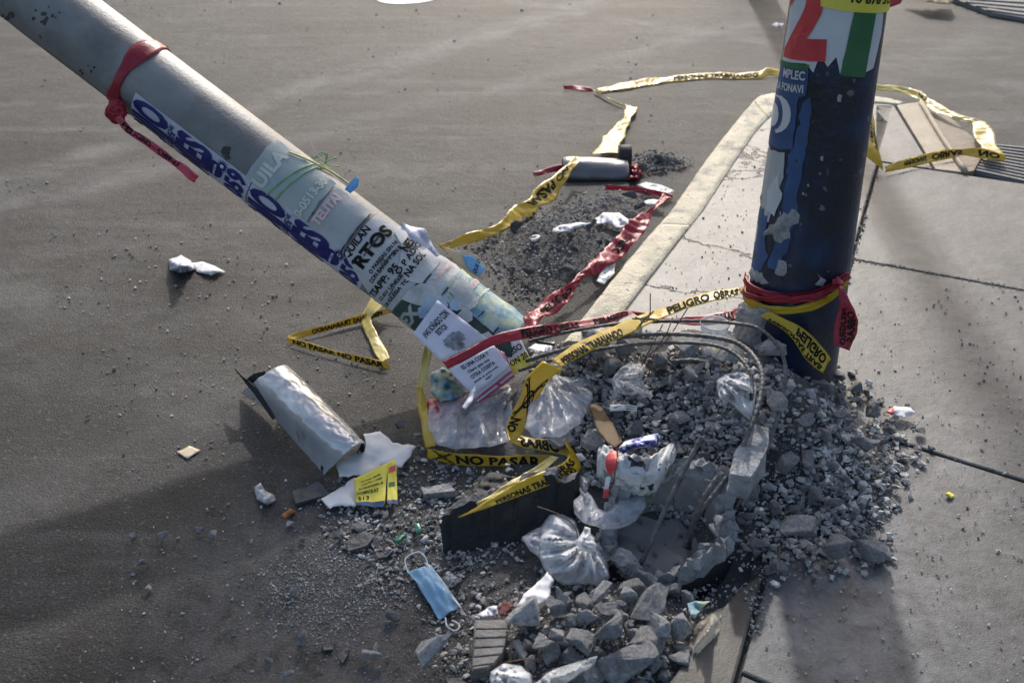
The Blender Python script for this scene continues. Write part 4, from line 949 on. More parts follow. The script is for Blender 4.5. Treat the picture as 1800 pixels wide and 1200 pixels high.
# red tape tied round the fallen pole
rt = thing('red_tape', DP(240, 140, 2.6), 'red tape tied round the fallen pole with a hanging tail', 'tape')
a = FP.hit(205, 190); b = FP.hit(290, 80); V = []; F = []; nk = 40
a_d = a+(a-b)*.12; b_d = b+(b-a)*.35; axd = Vector((1, 0))
for i in range(nk+1):
    c_ = a_d+(b_d-a_d)*i/nk; wd = .020+.008*math.sin(i*.35)+.006*noise.noise(Vector((i*.4, 0, 0)))
    for j in range(6):
        s_ = -1+2*j/5; V.append(FP.at(c_.x+s_*wd, c_.y, .003+.004*abs(noise.noise(Vector((i*.3, j*.8, 5))))))
for i in range(nk):
    for j in range(5): q_ = i*6+j; F.append([q_, q_+1, q_+7, q_+6])
mk('band', V, F, 'tape_red', rt, True, .0008)
kc = DP(203, 196, 2.62); Vk, Fk = hull(55, 40, 2, .10, (1, 1, 1.2)); mk('knot', [kc+Vector(v)*.062 for v in Vk], Fk, 'tape_red', rt)
def dt(l): return [tuple(x) for x in l]
def tape_at_depth(st, **k):
    """stations given as (x,y,depth, x,y,depth)"""
    T = Tape([(900, 600, 0, 900, 610, 0)]*2, **k)
    A = catmull([DP(*x[:3]) for x in st], 10); B = catmull([DP(*x[3:]) for x in st], 10); T.A, T.B, T.n = A, B, len(A); T.L = [0]
    for i in range(1, T.n): T.L.append(T.L[-1]+((A[i]+B[i])/2-(A[i-1]+B[i-1])/2).length)
    return T
T = tape_at_depth([(200, 210, 2.60, 212, 202, 2.60), (226, 234, 2.60, 236, 226, 2.61), (262, 264, 2.60, 274, 250, 2.60), (290, 284, 2.59, 306, 274, 2.60), (316, 302, 2.59, 328, 290, 2.59), (330, 316, 2.59, 346, 306, 2.59), (340, 324, 2.60, 352, 308, 2.59)], crumple=.012, seed=4)
tl = T.build('tail', 'tape_pink', rt); T.print([('PELIGRO', .02, .2, .6, .10), ('OBRAS', .14, .2, .6, .07)], 'ink', rt)

# ================================================================== BLUE POST
pb = PY(1385, 628, 2.22); pt = PY(1474, 0, 2.22); pax = (pt-pb).normalized()
pbase = pb - pax*((pb.z+.05)/pax.z); ptop = pbase + pax*5.0
def rz(z): return .126-.0245*(z-.15)
PO = Pole(pbase, ptop, rz(-.05), .06, CAM-pbase)
PO.r = lambda d: max(.075, .1265-.0255*(d-.15))
post = thing('blue_post', (pbase.x, pbase.y, 0), 'dark blue painted post plastered with poster remnants', 'post')
V = []; F = []; SEG = 72
for i in range(90):
    d = 5.0*i/89
    for k in range(SEG):
        an = 2*math.pi*k/SEG; V.append(PO.at(d, an*PO.ra, .0008*noise.noise(Vector((d*9, math.cos(an)*3, math.sin(an)*3)))))
for i in range(89):
    for k in range(SEG): F.append([i*SEG+k, i*SEG+(k+1) % SEG, (i+1)*SEG+(k+1) % SEG, (i+1)*SEG+k])
mk('shaft', V, F, 'post_paint', post)
random.seed(11)
po = poster(PO, 'poster', [(1400, -60), (1560, -60), (1548, 60), (1534, 120), (1510, 132), (1476, 130), (1470, 100), (1455, 118), (1442, 96), (1430, 128), (1418, 112), (1376, 108), (1386, 40)], 'poster_white', post, .0012, [('2', (1381, 90), (1452, 98), .175, 'ink_red')], .0012, .0006, 11, 'white poster with a big red numeral')
poster(PO, 'poster_strip', [(1503, 12), (1540, 15), (1519, 136), (1476, 132)], 'paper_green', post, .0026, (), .0004, .0004, 12)
poster(PO, 'poster', [(1442, -60), (1575, -60), (1567, 19), (1444, 11)], 'paper_yellow', post, .0036, [('10 676 513', (1495, 3), (1560, 5), .018)], 0, .0004, 13, 'yellow poster with black numbers')
poster(PO, 'poster', [(1374, 112), (1422, 124), (1416, 168), (1404, 172), (1394, 264), (1348, 252), (1362, 180)], 'poster_or_skylit_blue', post, .0016, [('MPLEC', (1379, 134), (1416, 141), .019, 'poster_white'), ('LA FONAVI', (1369, 154), (1413, 163), .017, 'poster_white')], .0014, .0006, 14, 'blue poster with white lettering')
poster(PO, 'poster_strip', [(1375, 104), (1424, 114), (1421, 124), (1373, 112)], 'paper_green', post, .0028, (), 0, .0003, 15)
c1 = [(1366+26*math.sin(a)*1.0, 200+34*-math.cos(a)) for a in np.linspace(0, math.pi, 9)]; c2 = [(1364+14*math.sin(a), 198+30*-math.cos(a)) for a in np.linspace(math.pi, 0, 9)]
poster(PO, 'printed_crescent', c1+c2, 'poster_white', post, .0030, (), 0, .0002, 16)
c3 = [(1360+11*math.sin(a), 200-22*math.cos(a)) for a in np.linspace(0, math.pi, 7)]+[(1354, 220), (1358, 180)]
poster(PO, 'printed_disc', c3, 'poster_white', post, .0030, (), 0, .0002, 17)
poster(PO, 'remnant_or_skylit_patch', [(1348, 256), (1380, 268), (1378, 300), (1368, 345), (1352, 390), (1334, 350), (1340, 300)], 'paper_grey', post, .0014, (), .003, .0008, 18)
poster(PO, 'remnant_or_skylit_patch', [(1330, 360), (1352, 372), (1346, 420), (1322, 440), (1318, 410)], 'poster_or_skylit_blue', post, .0012, (), .003, .0006, 19)
poster(PO, 'remnant_or_skylit_patch', [(1324, 392), (1334, 396), (1330, 424), (1319, 428)], 'poster_white', post, .0018, (), .0008, .0004, 20)
random.seed(12)
poster(PO, 'remnant_or_skylit_patch', [(1394, 262), (1412, 180), (1424, 170), (1420, 240), (1404, 330), (1392, 420), (1370, 470), (1350, 470), (1372, 380), (1382, 300)], 'poster_or_skylit_blue', post, .0010, (), .004, .0006, 31)  # broad brighter blue patch paints skylight onto the post's left side
poster(PO, 'remnant_or_skylit_patch', [(1322, 430), (1345, 420), (1352, 450), (1338, 476), (1316, 470)], 'poster_or_skylit_blue', post, .0010, (), .003, .0006, 32)
poster(PO, 'remnant_or_skylit_patch', [(1352, 330), (1372, 300), (1376, 340), (1362, 380), (1348, 372)], 'poster_white', post, .0020, (), .004, .0008, 33)
for i_ in range(15):
    x_ = random.uniform(1335, 1470); y_ = random.uniform(150, 490); x_ -= (y_-300)*.18*.4; r_ = random.uniform(3, 10)
    PO.patch('scuff', [(x_+r_*random.uniform(.4, 1.2)*math.cos(a_)*.6, y_+r_*random.uniform(.5, 1.5)*math.sin(a_)) for a_ in np.linspace(0, 5.5, 8)], random.choice(['mortar', 'stain', 'metal_grey']), post, .0012, .006, .001, .0004, seed=i_)
# mortar smears
def smear(outline, h, seed):
    o_ = [PO.hit(*p) for p in outline]; o_ = ragged(o_, .004, .012); v, f, B = poly_tri(o_, .006); V = []
    for p in v:
        e = max(0, edge_dist(Vector(p), B)); k = Vector((p[0]*60, p[1]*60, seed)); V.append(PO.at(p[0], p[1], .0008+min(1, e/.012)*h*(.7+.9*noise.noise(k)+.5*noise.noise(k*2.3))))
    mk('mortar_smear', V, f, 'mortar', post)
smear([(1350, 402), (1378, 372), (1392, 366), (1406, 378), (1404, 392), (1388, 402), (1390, 418), (1374, 428), (1362, 424), (1358, 412), (1340, 418)], .010, 1)
smear([(1330, 330), (1344, 338), (1340, 360), (1330, 358)], .004, 2)
smear([(1366, 452), (1382, 460), (1378, 485), (1362, 480)], .003, 3)
smear([(1436, 480), (1452, 492), (1446, 503), (1432, 500)], .003, 4)
smear([(1318, 470), (1340, 478), (1352, 498), (1330, 496), (1316, 486)], .005, 5)
# concrete collar remnant at the foot
def collar(outline, h, seed, m='mortar'):
    o_ = [PO.hit(*p) for p in outline]; o_ = ragged(o_, .006, .015); v, f, B = poly_tri(o_, .008); V = []; n_ = len(v)
    for p in v:
        e = max(0, edge_dist(Vector(p), B)); k = Vector((p[0]*35, p[1]*35, seed)); V.append(PO.at(p[0], p[1], .001+min(1, e/.010)*h*(1+.35*noise.noise(k)+.2*noise.noise(k*2.5))))
    mk('collar_remnant', V, f, m, post, False)
collar([(1296, 530), (1340, 534), (1372, 545), (1366, 560), (1345, 572), (1338, 615), (1296, 615)], .022, 6)
collar([(1296, 610), (1340, 600), (1345, 640), (1296, 650)], .03, 7, 'rubble_pale')

# ================================================================== TAPES
ZR = .372
yt = thing('yellow_tape', P(930, 700, .1), 'yellow hazard tape running from the post over the rubble to the black slab', 'tape')
st1 = [(1302, 504, .375, 1302, 518, .375), (1232, 517, .36, 1238, 534, .36), (1150, 542, .33, 1160, 564, .33), (1080, 571, .30, 1092, 595, .30), (1010, 603, .27, 1030, 622, .27), (966, 630, .25, 990, 648, .25)]
T1 = Tape(st1, .0025, seed=1); T1.build('stretch', 'tape_yellow', yt)
Ln = T1.length(); T1.print([('PELIGRO', Ln*.38, .86, -.72, -Ln*.22), ('OBRAS', Ln*.14, .86, -.72, -Ln*.13), ('PERSONAS TRABAJANDO', Ln*.97, .92, -.55, -Ln*.34)], 'ink', yt)
tape_skull(T1, Ln*.50, .05, 'ink', yt)
st2 = [(954, 634, .255, 990, 650, .25), (926, 664, .22, 966, 668, .22), (908, 706, .17, 946, 706, .17), (890, 742, .12, 926, 752, .12), (888, 752, .105, 910, 775, .105)]
T2 = Tape(st2, .003, seed=2); T2.build('stretch', 'tape_yellow', yt); tape_skull(T2, T2.length()*.52, .10, 'ink', yt); T2.print([('NO', T2.length()*.78, .1, .5, .04)], 'ink', yt)
st3 = [(888, 750, .108, 896, 778, .108), (910, 760, .10, 918, 786, .10), (945, 768, .10, 950, 794, .09), (984, 770, .11, 990, 798, .10), (998, 776, .11, 1002, 806, .10)]
T3 = Tape(st3, .004, seed=3); T3.build('stretch', 'tape_yellow', yt); T3.print([('OBRAS', T3.length()*.82, .9, -.75, -T3.length()*.62)], 'ink', yt)
st4 = [(992, 770, .125, 998, 778, .115), (1000, 790, .13, 1022, 812, .10), (990, 806, .14, 1018, 836, .10), (960, 822, .14, 976, 852, .115), (905, 848, .135, 918, 872, .115), (850, 880, .125, 858, 895, .115), (806, 906, .115, 806, 911, .112)]
T4 = Tape(st4, .004, seed=4); T4.build('stretch', 'tape_yellow', yt); T4.print([('PERSONAS TRABAJANDO', T4.length()*.78, .92, -.42, -T4.length()*.52), ('OBRAS', T4.length()*.45, .5, -.4, -.10)], 'ink', yt)
st5 = [(968, 800, .125, 984, 806, .12), (934, 822, .125, 950, 832, .12), (884, 852, .12, 898, 864, .115), (835, 884, .115, 842, 890, .112)]
T5 = Tape(st5, .004, seed=5); T5.build('stretch', 'tape_faded', yt)
y2 = thing('yellow_tape', P(760, 790, .02), 'yellow hazard tape bending from under the pole end round the clear bag', 'tape')
T = Tape([(743, 606, .12, 764, 612, .12), (738, 640, .10, 756, 646, .10), (732, 672, .06, 746, 678, .06), (731, 680, .05, 742, 684, .05)], .003, seed=6); T.build('stretch', 'tape_faded', y2)
T = Tape([(731, 678, .05, 742, 680, .055), (735, 720, .03, 752, 722, .04), (742, 762, .02, 762, 760, .045), (748, 790, .01, 766, 782, .04)], .003, seed=7); T.build('stretch', 'tape_yellow', y2)
T = Tape([(750, 788, .035, 752, 806, .01), (800, 796, .04, 804, 816, .012), (860, 797, .045, 862, 822, .015), (920, 797, .055, 922, 826, .02), (972, 797, .07, 974, 826, .04)], .003, seed=8); T.build('stretch', 'tape_yellow', y2)
T.print([('NO PASAR', T.length()*.24, .85, -.7, T.length()*.66)], 'ink', y2); tape_skull(T, T.length()*.13, .05, 'ink', y2)
y3 = thing('yellow_tape', P(600, 590, 0), 'narrow folded loop of yellow tape on the asphalt left of the pole', 'tape')
T = Tape([(712, 530, .05, 714, 546, .03), (650, 548, .03, 654, 562, .006), (580, 568, .025, 584, 580, .006), (520, 584, .02, 524, 596, .006), (503, 590, .02, 512, 602, .006)], .002, seed=9); T.build('stretch', 'tape_yellow', y3); T.print([('PERSONAS TRABAJANDO', T.length()*.2, .8, -.6, T.length()*.6)], 'ink', y3)
T = Tape([(503, 591, .02, 506, 603, .008), (560, 606, .022, 562, 620, .006), (620, 622, .022, 622, 636, .006), (682, 636, .022, 684, 650, .006)], .002, seed=10); T.build('stretch', 'tape_yellow', y3); T.print([('NO PASAR NO PASAR', .02, .85, -.7, T.length()*.9)], 'ink', y3)
T = Tape([(662, 505, .06, 690, 520, .06), (646, 535, .04, 666, 545, .05), (634, 562, .012, 652, 560, .03), (648, 600, .012, 670, 596, .02), (668, 640, .012, 688, 628, .02)], .004, seed=11); T.build('stretch', 'tape_faded', y3)
y4 = thing('yellow_tape', P(900, 380, 0), 'yellow tape reading backwards, running from behind the pole to the grey housing', 'tape')
st = [(770, 428, .06, 784, 444, .03), (820, 410, .055, 832, 426, .025), (862, 396, .05, 880, 412, .02), (892, 372, .06, 916, 398, .015), (920, 346, .075, 956, 370, .02), (958, 318, .085, 980, 345, .03), (990, 292, .09, 1004, 306, .07), (1010, 276, .085, 1020, 282, .085)]
T = Tape(st, .005, seed=12); T.build('stretch', 'tape_yellow', y4); T.print([('NO PASAR', T.length()*.88, .2, .45, -T.length()*.36), ('PERSONAS', T.length()*.50, .85, .2, -T.length()*.22)], 'ink', y4)
y5 = thing('yellow_tape', P(1100, 190, 0), 'pale yellow tape zigzagging on the road beyond the grey housing', 'tape')
T = Tape([(1040, 270, .05, 1090, 268, .05), (1058, 242, .03, 1098, 244, .03), (1078, 222, .02, 1108, 220, .02), (1094, 206, .015, 1110, 208, .02), (1096, 190, .015, 1122, 196, .02), (1094, 182, .02, 1126, 190, .01)], .006, seed=13); T.build('stretch', 'tape_faded', y5)
T = Tape([(1090, 181, .02, 1104, 190, .006), (1066, 170, .02, 1080, 182, .005), (1040, 156, .02, 1050, 164, .005)], .004, seed=14); T.build('stretch', 'tape_faded', y5)
T = Tape([(1046, 153, .02, 1056, 165, .005), (1090, 146, .02, 1100, 158, .005), (1150, 136, .02, 1156, 148, .005), (1230, 128, .02, 1232, 140, .005), (1300, 128, .02, 1300, 139, .005), (1338, 124, .03, 1340, 138, .005), (1350, 118, .04, 1352, 134, .01), (1385, 124, .02, 1385, 136, .005)], .004, seed=15); T.build('stretch', 'tape_yellow', y5); T.print([('PERSONAS TRABAJANDO', T.length()*.42, .8, -.6, T.length()*.42)], 'ink', y5)
y6 = thing('yellow_tape', P(1650, 230, WALK), 'loop of yellow tape on the far pavement right of the post', 'tape')
W_ = WALK
T = Tape([(1525, 148, W_+.03, 1525, 158, W_+.01), (1570, 150, W_+.03, 1572, 162, W_+.01), (1612, 158, W_+.035, 1608, 172, W_+.01), (1650, 182, W_+.03, 1640, 196, W_+.01), (1690, 200, W_+.035, 1678, 212, W_+.01), (1728, 212, W_+.04, 1708, 218, W_+.02)], .006, seed=16); T.build('stretch', 'tape_faded', y6); T.print([('NO', T.length()*.38, .7, -.5, .08)], 'ink', y6)
T = Tape([(1704, 216, W_+.03, 1736, 212, W_+.04), (1712, 240, W_+.02, 1748, 236, W_+.035), (1724, 268, W_+.01, 1762, 268, W_+.02), (1730, 280, W_+.01, 1768, 282, W_+.015)], .006, seed=17); T.build('stretch', 'tape_faded', y6)
T = Tape([(1768, 272, W_+.03, 1766, 284, W_+.008), (1725, 260, W_+.04, 1725, 280, W_+.008), (1687, 258, W_+.045, 1688, 278, W_+.008), (1640, 266, W_+.04, 1642, 286, W_+.008), (1590, 280, W_+.035, 1592, 296, W_+.008), (1555, 292, W_+.03, 1556, 304, W_+.008)], .004, seed=18); T.build('stretch', 'tape_yellow', y6); T.print([('OBRAS', T.length()*.55, .2, .6, -T.length()*.26), ('PERSONAS', T.length()*.82, .25, .45, -T.length()*.22), ('NO', .1, .2, .6, -.08)], 'ink', y6)
T = Tape([(1514, 268, W_+.05, 1556, 303, W_+.01), (1518, 248, W_+.08, 1550, 280, W_+.05), (1524, 215, W_+.12, 1542, 240, W_+.10), (1530, 184, W_+.16, 1534, 200, W_+.15)], .003, seed=19); T.build('stretch', 'tape_yellow', y6); T.print([('OBRAS', T.length()*.32, .30, .30, T.length()*.40), ('PELIG', T.length()*.28, .70, .25, T.length()*.4)], 'ink', y6)
y7 = thing('yellow_tape', P(1420, 610, .2), 'yellow tape end hanging at the foot of the post', 'tape')
T = tape_at_depth([(1352, 546, 2.44, 1336, 556, 2.45), (1380, 556, 2.41, 1366, 578, 2.42), (1405, 568, 2.40, 1392, 600, 2.40), (1435, 598, 2.40, 1418, 632, 2.40), (1462, 630, 2.42, 1444, 656, 2.41)], crumple=.004, seed=20); T.build('stretch', 'tape_yellow', y7)
T.print([('PELIGRO', T.length()*.45, .15, .45, T.length()*.5), ('PERSONAS TRAB', T.length()*.1, .70, .25, T.length()*.85)], 'ink', y7)
# wraps round the post
def wrap(parent, p_l, p_r, wd, m, off, droop=0, n=60, seed=0, extra=.06, name='wrap'):
    a = PO.hit(*p_l); b = PO.hit(*p_r); V = []; F = []
    for i in range(n+1):
        t = -extra+(1+2*extra)*i/n; c_ = a+(b-a)*t; c_.x -= droop*4*t*(1-t) if 0 < t < 1 else 0
        w_ = wd*(1+.35*noise.noise(Vector((t*6, seed, 0))))
        for j in range(7):
            s_ = -1+j/3; V.append(PO.at(c_.x+s_*w_, c_.y, off+.005*abs(noise.noise(Vector((t*9, s_*1.6, seed))))+.003*math.cos(s_*7+t*8)))
    for i in range(n):
        for j in range(6): k = i*7+j; F.append([k, k+1, k+8, k+7])
    return mk(name, V, F, m, parent, True, .0006)
wrap(yt, (1303, 508), (1474, 502), .012, 'tape_yellow', .010, .022, seed=2)
r1 = thing('red_tape', P(1480, 560, .2), 'red tape wrapped round the post with a flag hanging on its right', 'tape')
wrap(r1, (1304, 494), (1476, 492), .015, 'tape_red', .005, .010, seed=1); wrap(r1, (1306, 486), (1440, 516), .008, 'tape_red', .012, 0, seed=4); wrap(r1, (1316, 512), (1476, 488), .007, 'tape_red', .014, 0, seed=6)
Vk, Fk = hull(77, 30, 2, .10, (1, 1, 1)); kc = DP(1473, 497, 2.36); mk('knot', [kc+Vector(v)*.032 for v in Vk], Fk, 'tape_red', r1)
T = tape_at_depth([(1470, 494, 2.36, 1480, 500, 2.36), (1470, 520, 2.34, 1492, 520, 2.34), (1468, 550, 2.34, 1504, 550, 2.36), (1463, 590, 2.35, 1510, 585, 2.37), (1462, 606, 2.35, 1494, 617, 2.37)], crumple=.008, seed=21, curl=.008); T.build('flag', 'tape_red', r1)
T.print([('OBRAS', T.length()*.45, .85, -.35, T.length()*.45), ('PELIGRO', T.length()*.4, .45, -.25, T.length()*.55)], 'ink', r1)
T = tape_at_depth([(1492, 330, 2.30, 1496, 340, 2.32), (1488, 400, 2.31, 1492, 400, 2.33), (1480, 450, 2.32, 1484, 450, 2.34), (1472, 492, 2.34, 1476, 494, 2.34)], crumple=.002, seed=22)
r2 = thing('red_tape', P(900, 600, .12), 'red tape strung low from the flyers across the rubble', 'tape')
T = Tape([(776, 634, .24, 788, 650, .22), (820, 612, .25, 830, 628, .23), (862, 590, .26, 870, 608, .24), (920, 576, .25, 926, 594, .235), (990, 566, .235, 996, 584, .22), (1060, 554, .22, 1066, 570, .21), (1100, 542, .215, 1118, 552, .21)], .003, seed=23); T.build('stretch', 'tape_red', r2)
T.print([('PELIGRO OBRAS', T.length()*.40, .85, -.7, T.length()*.3), ('PELIGRO', T.length()*.78, .8, -.6, T.length()*.2)], 'ink', r2)
T = Tape([(1102, 545, .215, 1116, 552, .20), (1140, 552, .19, 1146, 566, .18), (1200, 556, .17, 1202, 572, .16), (1250, 552, .17, 1254, 570, .16), (1300, 540, .19, 1304, 560, .18)], .004, seed=24); T.build('stretch', 'tape_red', r2); T.print([('OBRAS', T.length()*.78, .85, -.7, T.length()*.16)], 'ink', r2)
r3 = thing('red_tape', P(1050, 450, .03), 'broad red tape lying along the foot of the yellow kerb', 'tape')
T = Tape([(918, 556, .05, 936, 586, .05), (944, 532, .05, 968, 556, .035), (985, 504, .06, 1006, 524, .04), (1014, 482, .075, 1030, 490, .05), (1036, 462, .07, 1052, 478, .055), (1062, 436, .08, 1090, 452, .06), (1098, 396, .09, 1132, 410, .075), (1122, 380, .09, 1144, 386, .08), (1150, 360, .085, 1160, 362, .07), (1166, 340, .075, 1182, 350, .075)], .013, seed=25); T.build('stretch', 'tape_red', r3)
T.print([('PELIGRO', T.length()*.10, .70, -.4, T.length()*.16), ('OBRAS', T.length()*.52, .70, -.4, T.length()*.12)], 'ink', r3)
T = Tape([(1186, 342, .075, 1178, 352, .05), (1150, 332, .05, 1146, 344, .03), (1110, 327, .045, 1108, 337, .025), (1064, 325, .04, 1064, 334, .02)], .006, seed=26); T.build('stretch', 'tape_red', r3)
r4 = Tape([(936, 302, .02, 940, 312, .005), (965, 292, .03, 972, 304, .01), (995, 288, .03, 1000, 300, .01)], .003, seed=27).build('red_tape', 'tape_red'); setp(r4, 'short red tape end poking out left of the grey housing', 'tape')
r5 = Tape([(990, 150, .02, 992, 157, .005), (1020, 151, .02, 1022, 160, .005), (1040, 154, .02, 1044, 163, .005)], .003, seed=28).build('red_tape', 'tape_red'); setp(r5, 'red tape stub at the corner of the far yellow tape', 'tape')
setp(sheet('red_tape', [(1104, 292), (1120, 288), (1130, 302), (1122, 316), (1106, 318)], .01, 'tape_red', None, 5, .03, .02, 40), 'crumpled red tape knot right of the grey housing', 'tape')
hung('red_flap', [(1540, -20), (1592, -20), (1584, 6), (1566, 13), (1545, 14)], 2.165, 'ink_red', post, .003, 0, 3)

# ================================================================== REBAR AND WIRE
def bar(name, pts, r, label, m='rebar', sub=14, group=None, cat='rebar', ribs=.20):
    return setp(tube(name, [px3(p) for p in pts], r, m, None, 8, sub, ribs), label, cat, group)
bar('rebar', [(1126, 992, .05), (1165, 905, .15), (1200, 832, .22), (1233, 768, .28)], .0052, 'straight steel bar leaning out of the broken stump')
LB = [(1203, 962, .06), (1228, 905, .13), (1278, 838, .20), (1316, 760, .27), (1338, 690, .315), (1336, 645, .335), (1305, 608, .34), (1250, 592, .335), (1150, 587, .31), (1050, 600, .28), (985, 616, .24), (925, 634, .18)]
bar('rebar', LB, .0050, 'ribbed steel bar looping from the stump past the white bag to the pole', sub=24)
bar('rebar', [(x-17+i*.6, y+12+(5 if i > 3 else 0), z-.03) for i, (x, y, z) in enumerate(LB[4:])], .0042, 'second steel bar running just under the inner loop', sub=24)
bar('rebar', [(1270, 930, .08), (1330, 830, .15), (1364, 745, .22), (1379, 680, .27), (1376, 625, .31), (1342, 582, .335), (1290, 568, .335), (1200, 564, .31), (1090, 569, .28), (1000, 583, .23), (930, 600, .18)], .0040, 'outer thinner steel bar looping close to the post foot', sub=24)
bar('rebar', [(1180, 636, .24), (1225, 634, .245), (1262, 650, .23), (1275, 668, .20)], .0055, 'short curved steel bar in front of the pale block')
bar('rebar', [(1210, 968, .03), (1216, 925, .12), (1234, 880, .18), (1262, 838, .22)], .0055, 'bundled steel bar rising beside the right stump wall')
for i, (pts, lab) in enumerate([([(1140, 660, .2), (1150, 620, .28), (1172, 585, .33), (1182, 558, .35)], 'rusty tie wire standing highest in the heap'), ([(1128, 640, .22), (1150, 600, .28), (1165, 570, .32)], 'rusty tie wire twisted beside a taller one'), ([(1120, 655, .2), (1140, 625, .25), (1170, 600, .3), (1210, 540, .34)], 'thin rusty wire slanting up under the yellow tape'), ([(1143, 560, .28), (1143, 540, .32), (1143, 516, .36)], 'short wire sticking straight up against the pavement')]):
    bar('tie_wire', pts, .0014, lab, 'wire_rust', 8, None, 'wire', 0)
bar('tie_wire', [(945, 890, .13), (985, 905, .14), (1010, 925, .13), (1016, 950, .10)], .0011, 'fine wire arching over the white knotted bag', 'wire_rust', 8, None, 'wire', 0)
bar('tie_wire', [(1345, 660, .25), (1365, 655, .27), (1380, 665, .25), (1420, 672, .2)], .0011, 'fine wire curling at the post foot', 'wire_rust', 8, None, 'wire', 0)
bar('tie_wire', [(880, 1165, .06), (930, 1158, .09), (975, 1165, .07), (985, 1172, .05)], .0012, 'fine wire lying over the bottom foreground rubble', 'wire_rust', 8, None, 'wire', 0)
bar('cable', [(925, 588, .16), (945, 600, .15), (975, 606, .15)], .004, 'short dark cable end below the red tape', 'black_rubber', 8, None, 'cable', 0)

# ================================================================== BROKEN STUMP
sc_ = P(1168, 962, .03); stump = thing('broken_stump', (sc_.x, sc_.y, 0), 'broken hollow pole stump with ragged rim and steel bars', 'stump')
def rim(an):
    c_, s_ = math.cos(an), math.sin(an)
    return .055 + .085*max(0, s_) + .065*max(0, c_)**.7 + .035*noise.noise(Vector((c_*2.2, s_*2.2, 1))) + .022*noise.noise(Vector((c_*6, s_*6, 4)))
NS = 72; RO, RI = .150, .108
def shell(prof, name, m, smooth=True, rough_=0.0):
    V = []; F = []; n_ = len(prof(0))
    for k in range(NS):
        an = 2*math.pi*k/NS
        for j, (r_, z_) in enumerate(prof(an)):
            w_ = Vector((math.cos(an)*5, math.sin(an)*5, z_*22+j*.6)); e_ = 1 if 0 < j < n_-1 else .0
            r2_ = r_+rough_*e_*(noise.noise(w_)+.6*noise.noise(w_*2.7)); z2 = z_+rough_*e_*(noise.noise(w_+Vector((5, 5, 5)))+.6*noise.noise(w_*2.7+Vector((9, 1, 2))))
            r2_ *= 1+.07*noise.noise(Vector((math.cos(an)*1.5, math.sin(an)*1.5, 8)))
            V.append(Vector((sc_.x+r2_*math.cos(an), sc_.y+r2_*math.sin(an)*.9, z2)))
    for k in range(NS):
        for j in range(n_-1): a_ = k*n_+j; b_ = ((k+1) % NS)*n_+j; F.append([a_, b_, b_+1, a_+1])
    return mk(name, V, F, m, stump, smooth)
shell(lambda an: [(RO*1.02, -.06), (RO, .0), (RO*.99, rim(an)-.022)], 'outer_wall', 'bitumen')
shell(lambda an: [(RO*.99, rim(an)-.022), (RO*1.0, rim(an)-.006), (RO*.96, rim(an)+.004), (RO*.91, rim(an)+.012), (RO*.86, rim(an)+.010), (RO*.81, rim(an)+.004), (RO*.76, rim(an)-.004), (RI, rim(an)-.018)], 'ragged_rim', 'rubble', False, .020)
shell(lambda an: [(RI, rim(an)-.018), (RI*.99, rim(an)*.5), (RI*.97, .045), (.002, .04)], 'inner_wall', 'pole_concrete')
for an, w_ in ((.6, .012), (1.3, .010)):
    pts = [Vector((sc_.x+RI*.985*math.cos(an+.18*noise.noise(Vector((z_*40, an, 0)))), sc_.y+RI*.88*math.sin(an+.18*noise.noise(Vector((z_*40, an, 0)))), z_)) for z_ in np.linspace(.01, .11, 9)]
    tube('crack', pts, .0016, 'stain', stump, 5, 3)
# rubble knocked off the stump, lying on and round its rim
for px_, py_, w_, z_ in ((1255, 935, 40, .13), (1240, 958, 34, .11), (1222, 985, 38, .08), (1195, 1005, 34, .06), (1160, 1012, 30, .05), (1120, 1005, 36, .05), (1088, 985, 34, .05), (1070, 962, 30, .06), (1050, 945, 26, .06), (1262, 915, 30, .15), (1140, 1022, 24, .03), (1265, 960, 26, .06), (1100, 1010, 22, .04), (1210, 1012, 22, .04), (1180, 1018, 20, .03)):
    o_ = rock(px_, py_, w_*.8, w_*.6, 'broken concrete lump lodged on the stump rim', 'lumps on the stump rim', 'rubble_pale', lift=.2, z=z_); o_.location = P(px_, py_, z_+.01); o_['label'] = 'broken concrete lump lodged on the stump rim'; o_['group'] = 'lumps on the stump rim'
for _ in range(10):
    an = random.uniform(0, 6.28); rr_ = RI*.85*math.sqrt(random.random()); me = ROCKS['rubble'][random.randrange(9)]; o_ = bpy.data.objects.new('concrete_chunk', me); col.objects.link(o_)
    o_.location = (sc_.x+rr_*math.cos(an), sc_.y+rr_*math.sin(an)*.9, .048); s_ = random.uniform(.016, .036); o_.scale = (s_, s_, s_); o_.rotation_euler = (random.random(), random.random(), random.random()*6)
    setp(o_, 'small concrete fragment inside the hollow broken stump', 'rubble', 'fragments inside the stump')
